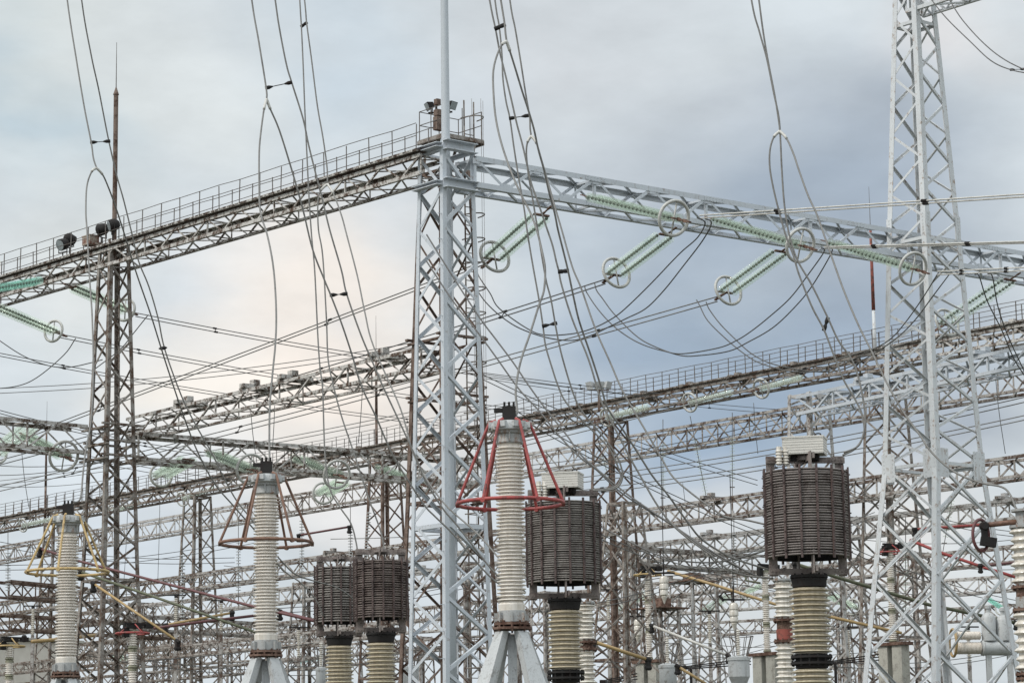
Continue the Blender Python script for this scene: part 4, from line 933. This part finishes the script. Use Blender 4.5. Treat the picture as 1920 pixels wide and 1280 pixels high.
# grey breaker with horizontal bushings behind the pale tower
cb = P(1858, 1214, 99); o = thing('circuit_breaker', 'grey breaker with flat bushings and upright tanks behind the pale tower', 'circuit breaker', (cb.x, cb.y, 0))
hx = V((1, .1, 0)).normalized()
mb = MB(); mb.lathe(cb - hx * .35, [(.12, -.05), (.28, 0), (.30, .06), (.28, .08), (.28, 1.2), (.30, 1.22), (.30, 1.28), (.12, 1.32)], 20, hx); mb.build('body', 'tank', o, 'auto')
for xx, hh in ((-.05, 1.05), (.5, .95)):
    mb = MB(); mb.lathe(cb + UP * .26 + hx * xx, [(.27, 0), (.27, hh - .2), (.2, hh - .08), (.08, hh), (.08, hh + .12), (.12, hh + .14), (.12, hh + .25), (.05, hh + .3)], 20); mb.build('upright_tank', 'tank', o, 'auto')
for (dz, rr, ln) in ((.0, .23, 1.0), (.46, .16, .95)):
    mb = MB(); b0 = cb - hx * (.38 + ln) + UP * dz; prof = [(rr * .8, 0)]
    for i in range(18): prof += [(rr * .82, ln * i / 18 + .004), (rr, ln * (i + .45) / 18), (rr * .82, ln * (i + .95) / 18)]
    mb.lathe(b0, prof, 20, hx); mb.build('bushing', 'cream', o, 'auto')
mb = MB(); mb.ring(cb - hx * 1.42 + UP * .2, .5, .05, hx, 32, 8); mb.build('corona_ring', 'orange', o, True)
mb = MB(); mb.ring(cb - hx * 1.72 + UP * .15, .4, .04, hx, 32, 8); mb.build('corona_ring', 'orange', o, True)
for k in (-.1, .7): mb = MB(); mb.bar(cb + hx * k - UP * .25, V((cb.x, cb.y, 0)) + hx * k, .2, .2); mb.build('stand', 'tank', o)
# dark bus bar linkage low between switches
for (xa, ya, xb, yb, d, lab) in ((1130, 1278, 1195, 1268, 106, 'black linkage rods by the first switch pedestal'), (1280, 1252, 1408, 1240, 102, 'black linkage rods before the hopper tank'), (1555, 1242, 1648, 1232, 101, 'black linkage rods before the pale tower leg')):
    p, q = P(xa, ya, d), P(xb, yb, d); o = thing('linkage_rods', lab, 'linkage', p, 'black switch linkages')
    mb = MB(); 
    for k in (-.09, .02, .13): mb.bar(p + UP * k * .4, q + UP * k, .045, .045)
    for t in (.25, .5, .75): mb.bar(p.lerp(q, t) - UP * .1, p.lerp(q, t) + UP * .12, .05, .05)
    mb.box(p, V((.12, 0, 0)), V((0, .08, 0)), UP * .09); mb.build('rods', 'dark', o)
    mb = MB(); m_ = p.lerp(q, .12); mb.bar(V((m_.x, m_.y, 0)), m_ - UP * .05, .1, .1); mb.build('support', 'dark', o)

# ------------------------------------------------------------------ cables
def wpath(pts, d0, d1):
    L = [0.]
    for a, b in zip(pts, pts[1:]): L.append(L[-1] + math.hypot(b[0] - a[0], b[1] - a[1]))
    return smoothpath([P(p[0], p[1], d0 + (d1 - d0) * l / L[-1]) for p, l in zip(pts, L)], 6)
def cable(label, pts, d0, d1, r=.018, mat='cable', group='slack dropper cables', branches=(), spacers=(), name='dropper_cable'):
    if pts[0][1] < -100: pts = [(pts[0][0] - 1.2 * (pts[1][0] - pts[0][0]), pts[0][1] - 1.2 * (pts[1][1] - pts[0][1]))] + list(pts)     # on up to the overhead bus
    w = wpath(pts, d0, d1); o = thing(name, label, 'cable', w[0], group)
    mb = MB(); mb.tube(w, r, 7); mb.build('conductor', mat, o, True)
    for (bp, e0, e1) in branches:
        b = wpath(bp, e0, e1); mb = MB(); mb.tube(b, r, 7); mb.build('branch', mat, o, True)
        mb = MB(); mb.tube(b[:7], r * 1.6, 8); mb.build('sleeve', 'tube', o, True)
    for (xa, ya, xb, yb, d) in spacers:
        a, b = P(xa, ya, d), P(xb, yb, d); mb = MB(); mb.tube([a, b], r * .55, 5); u = (b - a).normalized()
        for q, s in ((a, 1), (b, -1)): mb.tube([q - u * .02 * s, q + u * .06 * s, q + u * .14 * s], [r * 2.2, r * 2.3, r * .8], 7)
        mb.build('spacer', 'dark', o, True)
    return o
gD = 'slack dropper cables'
cable('slack cable ending on the yellow-ringed cap, forked high by the lightning rod', [(105, -180), (126, 0), (143, 111), (158, 201), (171, 267), (175, 296), (181, 315)], 60, 57, branches=(
    ([(181, 315), (172, 322), (163, 349), (161, 396), (163, 430), (168, 521), (173, 598), (175, 699), (171, 786), (161, 843), (156, 884), (152, 928), (146, 940), (136, 941)], 57, 52),
    ([(181, 315), (192, 327), (201, 346), (215, 383), (232, 435), (255, 510), (282, 588), (302, 652), (319, 705), (349, 793), (373, 852), (403, 907), (437, 947), (480, 996), (525, 1048), (554, 1076), (591, 1089), (631, 1101), (661, 1122), (672, 1150)], 57, 63.5)), spacers=((171, 267, 205, 265, 57.5), (302, 653, 309, 652, 60)))
cable('slack cable just beside the slim lightning rod, without a fork', [(135, -180), (153, 0), (171, 104), (185, 168), (202, 255), (218, 326), (232, 376), (247, 437), (260, 490), (279, 537), (296, 595), (309, 655), (339, 739), (363, 789), (396, 847), (417, 890), (443, 937), (480, 985), (525, 1061), (564, 1092), (591, 1122), (607, 1155)], 60, 63.5)
cable('slack forked cable ending on the rust-ringed cap', [(450, -180), (472, 0), (485, 77), (499, 165), (500, 186)], 54, 52, branches=(
    ([(500, 186), (495, 205), (489, 249), (486, 285), (486, 340), (488, 396), (501, 440), (511, 490), (516, 541), (518, 598), (516, 648), (512, 689), (506, 759), (505, 833), (506, 872)], 52, 46),
    ([(500, 186), (507, 205), (524, 245), (548, 322), (568, 393), (586, 467), (608, 524), (620, 553), (640, 605), (660, 665), (677, 722), (704, 779), (735, 850), (765, 900), (796, 947), (816, 968), (850, 1001), (883, 1041), (930, 1090), (985, 1118)], 52, 53)), spacers=((499, 165, 546, 155, 52.3), (620, 553, 650, 551, 52.5)))
cable('long slack cable right of the rust-ringed cap cable, reaching the middle coil', [(492, -180), (516, 0), (524, 54), (537, 121), (547, 155), (568, 222), (578, 269), (591, 322), (605, 376), (618, 430), (640, 506), (650, 551), (677, 628), (700, 682), (717, 722), (747, 786), (781, 860), (796, 897), (829, 951), (860, 988), (930, 1075), (985, 1112)], 54, 53)
cable('straight slack cable, left one of the narrow pair, ending at the touching coil', [(552, -180), (562, 0), (565, 50), (568, 114), (572, 218), (576, 302), (579, 363), (584, 440), (590, 507), (596, 632), (600, 689), (605, 732), (609, 847), (618, 914), (638, 951), (658, 981), (668, 1018), (672, 1050)], 64, 60)
cable('straight slack cable, right one of the narrow pair, forked over the walkway', [(551, -180), (571, 0), (575, 44), (584, 111), (595, 198), (605, 255), (613, 312), (614, 345)], 64, 62, branches=(
    ([(614, 345), (601, 358), (596, 380), (597, 430), (605, 480), (612, 598), (615, 672), (625, 722), (640, 779), (664, 850), (690, 930), (715, 1000), (722, 1048)], 62, 60),
    ([(614, 345), (625, 363), (640, 403), (650, 440), (670, 517), (684, 585), (700, 648), (751, 766), (778, 857), (830, 940), (905, 1010), (985, 1110)], 62, 54)), spacers=((565, 50, 575, 43, 63),))
cable('slack cable falling left of the forked bundle towards the big coil', [(888, -180), (918, 0), (929, 54), (937, 97), (946, 134), (959, 188), (969, 232), (979, 269), (989, 312), (996, 343), (1010, 383), (1026, 430), (1036, 460), (1043, 490), (1048, 509), (1053, 534), (1073, 598), (1104, 675), (1124, 742), (1137, 773), (1157, 810), (1181, 857), (1202, 894), (1229, 941), (1256, 978), (1289, 1008), (1330, 1038), (1363, 1065), (1397, 1078), (1450, 1084)], 50, 48)
cable('thin slack cable inside the forked bundle ending at the middle coil top', [(908, -180), (928, 0), (936, 50), (941, 101), (943, 148), (949, 191), (956, 222), (964, 279), (973, 336), (983, 393), (989, 437), (999, 497), (1011, 564), (1018, 611), (1023, 648), (1035, 689), (1046, 722), (1060, 752), (1090, 786), (1120, 816), (1144, 843), (1158, 873), (1164, 894), (1157, 910), (1140, 916), (1112, 917)], 55, 53, spacers=((956, 222, 990, 217, 54), (1018, 611, 1043, 606, 53.5)))
cable('slack forked cable ending on the red-ringed cap by a wide bow', [(910, -180), (939, 0), (946, 44), (948, 64), (950, 78)], 46, 45, branches=(
    ([(950, 78), (941, 84), (931, 107), (925, 134), (925, 168), (929, 218), (939, 265), (956, 316), (976, 363), (993, 396), (1006, 430), (1016, 470), (1022, 504), (1020, 544), (1010, 574), (993, 628), (979, 668), (971, 702), (967, 735), (969, 760), (969, 775), (955, 778)], 45, 40),
    ([(950, 78), (956, 96), (966, 128), (979, 171), (991, 208), (1001, 242), (1009, 279), (1020, 319), (1030, 363), (1040, 400), (1046, 430), (1056, 470), (1065, 507), (1077, 564), (1087, 605), (1110, 672), (1127, 725), (1140, 766), (1171, 810), (1201, 857), (1225, 894), (1252, 927), (1289, 978), (1313, 1008), (1346, 1031), (1380, 1048), (1450, 1070)], 45, 48)), spacers=((929, 54, 946, 47, 45.5), (1048, 509, 1065, 508, 47)))
cable('slack cable of the bundle forking beside the grey girder', [(934, -180), (956, 0), (966, 54), (976, 114), (986, 178), (993, 218), (994, 240), (996, 255)], 54, 53, branches=(
    ([(996, 255), (989, 267), (987, 289), (991, 329), (998, 369), (1008, 430), (1023, 521), (1033, 561), (1043, 618), (1053, 665), (1073, 732), (1090, 769), (1124, 810), (1154, 850), (1166, 880), (1166, 900), (1156, 914), (1135, 919), (1112, 919)], 53, 53),
    ([(996, 255), (1006, 269), (1016, 302), (1026, 336), (1040, 386), (1053, 430), (1073, 500), (1090, 541), (1117, 618), (1144, 679), (1167, 732), (1194, 779), (1218, 820), (1241, 860), (1262, 894), (1296, 924), (1333, 951), (1360, 968), (1397, 974), (1437, 983)], 53, 49)))
cable('slack cable meeting the big boxed coil, inner one of the pair', [(1384, -180), (1409, 0), (1424, 60), (1438, 111), (1451, 175), (1460, 218), (1463, 255), (1466, 319), (1471, 386), (1480, 440), (1495, 487), (1522, 534), (1552, 595), (1572, 638), (1596, 672), (1609, 705), (1619, 752), (1622, 793), (1616, 823), (1606, 838), (1582, 848)], 50, 48, spacers=((1545, 618, 1552, 597, 49),))
cable('slack forked cable looping over the big boxed coil to the edge insulator', [(1400, -180), (1423, 0), (1431, 60), (1440, 114), (1453, 181), (1461, 232), (1462, 246)], 50, 49, branches=(
    ([(1462, 246), (1451, 257), (1444, 279), (1443, 309), (1448, 343), (1458, 386), (1473, 440), (1488, 480), (1498, 514), (1522, 574), (1545, 618), (1562, 662), (1582, 712), (1602, 746), (1616, 776), (1620, 812), (1604, 840), (1580, 853)], 49, 48),
    ([(1462, 246), (1475, 260), (1488, 289), (1498, 319), (1515, 366), (1532, 403), (1545, 440), (1559, 480), (1582, 544), (1609, 608), (1636, 662), (1660, 712), (1690, 766), (1723, 813), (1749, 850), (1789, 884), (1836, 904), (1877, 912), (1894, 927), (1907, 958), (1916, 974)], 49, 44)))
cable('dark cable emerging behind the grey tower and falling right, upper of two', [(800, 440), (850, 520), (899, 595), (929, 635), (962, 679), (989, 719), (1023, 766), (1063, 816), (1090, 853), (1130, 888), (1175, 925), (1225, 960), (1270, 990), (1340, 1040), (1420, 1080)], 66, 58, .02, 'cabledark')
cable('dark cable emerging behind the grey tower and falling right, lower of two', [(800, 490), (850, 565), (899, 627), (932, 672), (973, 729), (1010, 769), (1043, 810), (1083, 853), (1118, 880), (1162, 921), (1212, 954), (1256, 981), (1330, 1030), (1410, 1076)], 66.5, 58, .02, 'cabledark')
cable('dark cable sagging flat between the boxed coils', [(1128, 988), (1190, 1020), (1252, 1046), (1330, 1054), (1400, 1042), (1450, 1026)], 56, 52, .016, 'cabledark')
gT = 'cables leaving the pale tower top'
cable('dark cable sagging from the pale tower top, lower of two', [(1735, -20), (1749, 3), (1777, 37), (1818, 77), (1858, 114), (1895, 131), (1940, 140)], 90, 84, .02, 'cabledark', gT)
cable('dark cable sagging from the pale tower top, upper of two', [(1765, -20), (1780, 0), (1804, 37), (1844, 81), (1885, 113), (1940, 140)], 90, 84, .02, 'cabledark', gT, spacers=((1895, 131, 1920, 130, 85.5),))
# conductors off the near strings
def twin(label, pa, pb, da, db, sag=0., sep=(0, 6), r=.02, mat='cable', group='twin line conductors', nsp=2):
    p, q = P(*pa, da), P(*pb, db); o = thing('twin_conductor', label, 'cable', p, group)
    lines = []
    for k in (0, 1):
        a, b = (p, q) if k == 0 else (P(pa[0] + sep[0], pa[1] + sep[1], da), P(pb[0] + sep[0], pb[1] + sep[1], db))
        w = [a.lerp(b, t / 16) - UP * (sag * 4 * (t / 16) * (1 - t / 16)) for t in range(17)]; lines.append(w)
        mb = MB(); mb.tube(w, r, 6); mb.build('conductor', mat, o, True)
    for i in range(nsp):
        t = int(16 * (i + .6) / (nsp + .2)); t = min(t, 15); mb = MB(); a, b = lines[0][t], lines[1][t]; mb.tube([a, b], r * .8, 5)
        d = (lines[0][t + 1] - a).normalized()
        for x in (a, b): mb.tube([x - d * .09, x + d * .09], r * 2.1, 6)
        mb.build('spacer', 'dark', o)
twin('pale twin conductor leaving the first near string to the right', (1312, 404), (1950, 362), 77.3, 68, 0, (3, 5), .024, 'tube')
twin('pale twin conductor leaving the middle near string to the right', (1545, 463), (1950, 452), 81.3, 73, 0, (2, 3), .024, 'tube')
twin('pale twin conductor leaving the tower-crossing string, upper strand rising', (1758, 509), (1950, 500), 84.4, 78, 0, (0, 6), .024, 'tube')
twin('twin conductor from the first hanging string running low behind both towers', (912, 488), (-60, 856), 85.3, 112, .0, (-7, 9), .02, 'cable')
twin('twin conductor from the second hanging string crossing the grey tower', (1143, 521), (-60, 878), 88.5, 122, .2, (-8, 11), .022, 'cabledark', nsp=4)
twin('twin conductor from the third hanging string crossing the whole yard', (1352, 554), (-60, 925), 92.3, 128, .2, (-7, 11), .022, 'cable', nsp=4)
twin('twin conductor from the fourth hanging string behind the pale tower', (1755, 618), (900, 845), 99, 121, .2, (-6, 10), .022, 'cable')
twin('twin conductor from the tower-legs string sloping right', (252, 586), (1240, 738), 100, 127, .3, (2, 7), .018, 'cabledark', nsp=3)
twin('twin conductor from the edge string sloping right past the brown tower', (112, 626), (1050, 774), 103.5, 136, .3, (2, 7), .018, 'cabledark', nsp=3)
twin('twin conductor lowest of the left fan, sloping right', (-30, 656), (900, 800), 107, 143, .3, (2, 6), .018, 'cabledark', nsp=3)
twin('twin conductor low over the weathered girder at the picture edge', (-40, 758), (400, 850), 112, 124, .2, (1, 6), .018, 'cabledark', nsp=2)
twin('twin conductor sloping over the handrail girder to the right', (900, 700), (1500, 770), 118, 135, .2, (1, 8), .016, 'cabledark', nsp=2)
twin('grey twin conductor running past the coil tops at mid height', (1045, 900), (1960, 735), 112, 92, .3, (2, 9), .02, 'cable', nsp=3)
twin('grey twin conductor below it crossing behind the boxed coil', (1030, 925), (1960, 770), 116, 96, .3, (2, 8), .02, 'cable', nsp=3)
twin('grey twin conductor reaching the rust ring from the brown tower', (-40, 905), (780, 770), 150, 108, .3, (2, 7), .018, 'cable', nsp=2)
gJ = 'sagging jumper loops under the grey girder'
def jumper(label, pts, d0, d1, mat='cabledark'): cable(label, pts, d0, d1, .02, mat, gJ, name='jumper_cable')
jumper('jumper loop from first near string to first hanging string, inner strand', [(1307, 408), (1322, 418), (1308, 445), (1280, 470), (1258, 492), (1221, 531), (1177, 574), (1151, 595), (1117, 613), (1077, 625), (1023, 628), (989, 616), (936, 578), (919, 550), (899, 520), (893, 505)], 77.4, 85.5)
jumper('jumper loop from first near string to first hanging string, outer strand', [(1322, 410), (1334, 418), (1318, 450), (1280, 500), (1245, 544), (1211, 578), (1174, 597), (1137, 615), (1110, 628), (1073, 638), (1026, 633), (976, 616), (942, 595), (915, 571), (898, 549), (886, 525)], 77.4, 85.5)
jumper('jumper loop from middle near string to second hanging string, inner strand', [(1540, 464), (1545, 472), (1518, 511), (1482, 558), (1441, 595), (1408, 621), (1381, 638), (1347, 652), (1280, 663), (1245, 658), (1208, 647), (1177, 631), (1147, 608), (1120, 578), (1100, 548), (1096, 536)], 81.3, 89.5)
jumper('jumper loop from middle near string to second hanging string, outer strand', [(1555, 465), (1559, 474), (1522, 537), (1488, 578), (1448, 615), (1401, 642), (1367, 658), (1314, 666), (1275, 666), (1224, 648), (1191, 628), (1151, 588), (1130, 560), (1119, 545), (1115, 532)], 81.3, 89.5)
jumper('jumper loop from tower-crossing string to third hanging string, inner strand', [(1760, 510), (1733, 554), (1697, 605), (1666, 638), (1616, 665), (1560, 692), (1522, 697), (1475, 695), (1424, 680), (1394, 662), (1361, 635), (1327, 601), (1312, 573), (1306, 562)], 84.6, 93)
jumper('jumper loop from tower-crossing string to third hanging string, outer strand', [(1780, 514), (1750, 554), (1717, 598), (1683, 632), (1630, 668), (1580, 692), (1535, 697), (1482, 690), (1440, 679), (1408, 662), (1381, 638), (1351, 608), (1330, 580), (1324, 566)], 84.6, 93)
jumper('jumper cable dropping past the pale tower, left strand', [(1828, 514), (1836, 518), (1851, 564), (1878, 618), (1901, 672), (1925, 710)], 82, 86)
jumper('jumper cable dropping past the pale tower, right strand', [(1852, 513), (1861, 519), (1871, 574), (1891, 632), (1925, 705)], 82, 86)
jumper('sagging jumper from the edge string below the walkway girder', [(142, 634), (120, 665), (70, 707), (30, 724), (-30, 730)], 103.4, 106)
jumper('sagging jumper joining edge string and brown tower', [(-20, 625), (40, 665), (90, 685), (130, 688), (170, 680), (192, 674)], 104, 100)
jumper('short jumper below the tower-legs string', [(278, 590), (262, 610), (250, 625), (225, 655), (180, 690)], 100, 102)
gB = 'thin background wires'
for (a_, b_, c_, d_, nt_) in (((-30, 1060), (520, 1000), 120, 140, 'high left of the rust ring'), ((-30, 1010), (440, 1045), 125, 130, 'crossing behind the yellow ring'), ((140, 1215), (640, 1255), 105, 120, 'sloping under the coloured tubes'), ((520, 1140), (1000, 1060), 110, 120, 'behind the paired coils'), ((540, 1240), (900, 1190), 100, 120, 'low past the paired posts'),
    ((1090, 985), (1460, 1100), 70, 110, 'sagging below the middle coil box'), ((1120, 1130), (1440, 1010), 90, 110, 'rising to the big coil'), ((1120, 1240), (1460, 1200), 110, 130, 'low behind the switch pedestals'), ((1540, 1000), (1930, 1130), 100, 115, 'crossing inside the pale tower legs'), ((1560, 1240), (1930, 1210), 105, 120, 'lowest behind the pale tower'), ((1560, 905), (1930, 1000), 110, 118, 'behind the bolted splice plates'), ((-40, 730), (790, 640), 115, 100, 'rising over the saddle girder'), ((-40, 800), (500, 905), 110, 130, 'falling over the weathered girder'), ((880, 690), (1420, 900), 90, 112, 'falling over the handrail girder'), ((900, 880), (1480, 780), 112, 100, 'above the middle coil box'), ((950, 760), (1460, 1010), 80, 100, 'slanting to the boxed coil foot'), ((1200, 1080), (1640, 960), 105, 112, 'behind the boxed coil drum')):
    for k in (0, 1):
        pts = [(a_[0] + (b_[0] - a_[0]) * t / 4, a_[1] + 9 * k + (b_[1] - a_[1]) * t / 4 + 60 * (t / 4) * (1 - t / 4)) for t in range(5)]
        cable(('upper' if k == 0 else 'lower') + ' strand of thin wire pair ' + nt_, pts, c_, d_, .016, 'cabledark', 'thin background wire pairs', name='background_wire')
rnd = random.Random(11)
k_ = 0
places = [(-30, 1090), (70, 1120), (300, 1090), (230, 1240), (420, 1060), (560, 1120), (620, 1010), (870, 1150), (1120, 1080), (1200, 1160), (1260, 1190), (1300, 1230), (1420, 1160), (1560, 1190), (1600, 1010), (1680, 1110), (1760, 1060), (1790, 1180), (-40, 870), (-50, 890), (-40, 910)]
notes = ['by the yellow ring', 'before the beige building', 'over the coloured tubes', 'low behind the brown tower foot', 'left of the rust ring', 'left of the paired coils', 'over the paired coils', 'through the grey tower foot', 'past the middle coil', 'under the yellow switch arm', 'above the short tower', 'low across the pale far tower', 'left of the big coil post', 'right of the big coil post', 'behind the big coil', 'before the red switch', 'behind the pale tower legs', 'low behind the pale tower', 'upper one left of the brown tower', 'middle one left of the brown tower', 'lower one left of the brown tower']
for (x, y), nt_ in zip(places, notes):
    L = rnd.uniform(240, 420); dy = rnd.choice((-1, 1)) * rnd.uniform(10, 40); d = rnd.uniform(105, 150); sg = rnd.uniform(4, 18)
    pts = [(x + L * t / 4, y + dy * t / 4 + sg * 4 * (t / 4) * (1 - t / 4)) for t in range(5)]
    cable('thin background wire ' + nt_, pts, d, d + rnd.uniform(-12, 12), .017, 'cabledark' if k_ % 2 else 'cable', gB, name='background_wire'); k_ += 1
gX = 'thin upright wires among the far gantries'
for i, (x, y0, y1, dx, d, nt_) in enumerate(((40, 840, 950, 14, 108, 'left of the yellow-ringed cap'), (325, 785, 832, 3, 97, 'below the saddle girder, first'), (470, 770, 870, 12, 98, 'below the saddle girder, second'), (515, 760, 840, -4, 98, 'below the saddle girder, third'), (680, 720, 830, -8, 96, 'below the saddle girder, last'), (1413, 755, 850, 8, 112, 'left of the big box'), (1280, 905, 1060, 26, 130, 'between the leaning string and switch'), (1865, 690, 850, 20, 100, 'past the pale tower edge'), (240, 935, 1095, -8, 135, 'through the brown tower'), (300, 925, 1085, -4, 140, 'right of the brown tower'), (1620, 870, 1000, 3, 105, 'left of the pale tower legs'))):
    cable('thin upright wire ' + nt_, [(x, y0), (x + dx * .4, (y0 + y1) / 2), (x + dx, y1)], d, d, .014, 'cabledark', gX, name='hanging_wire')
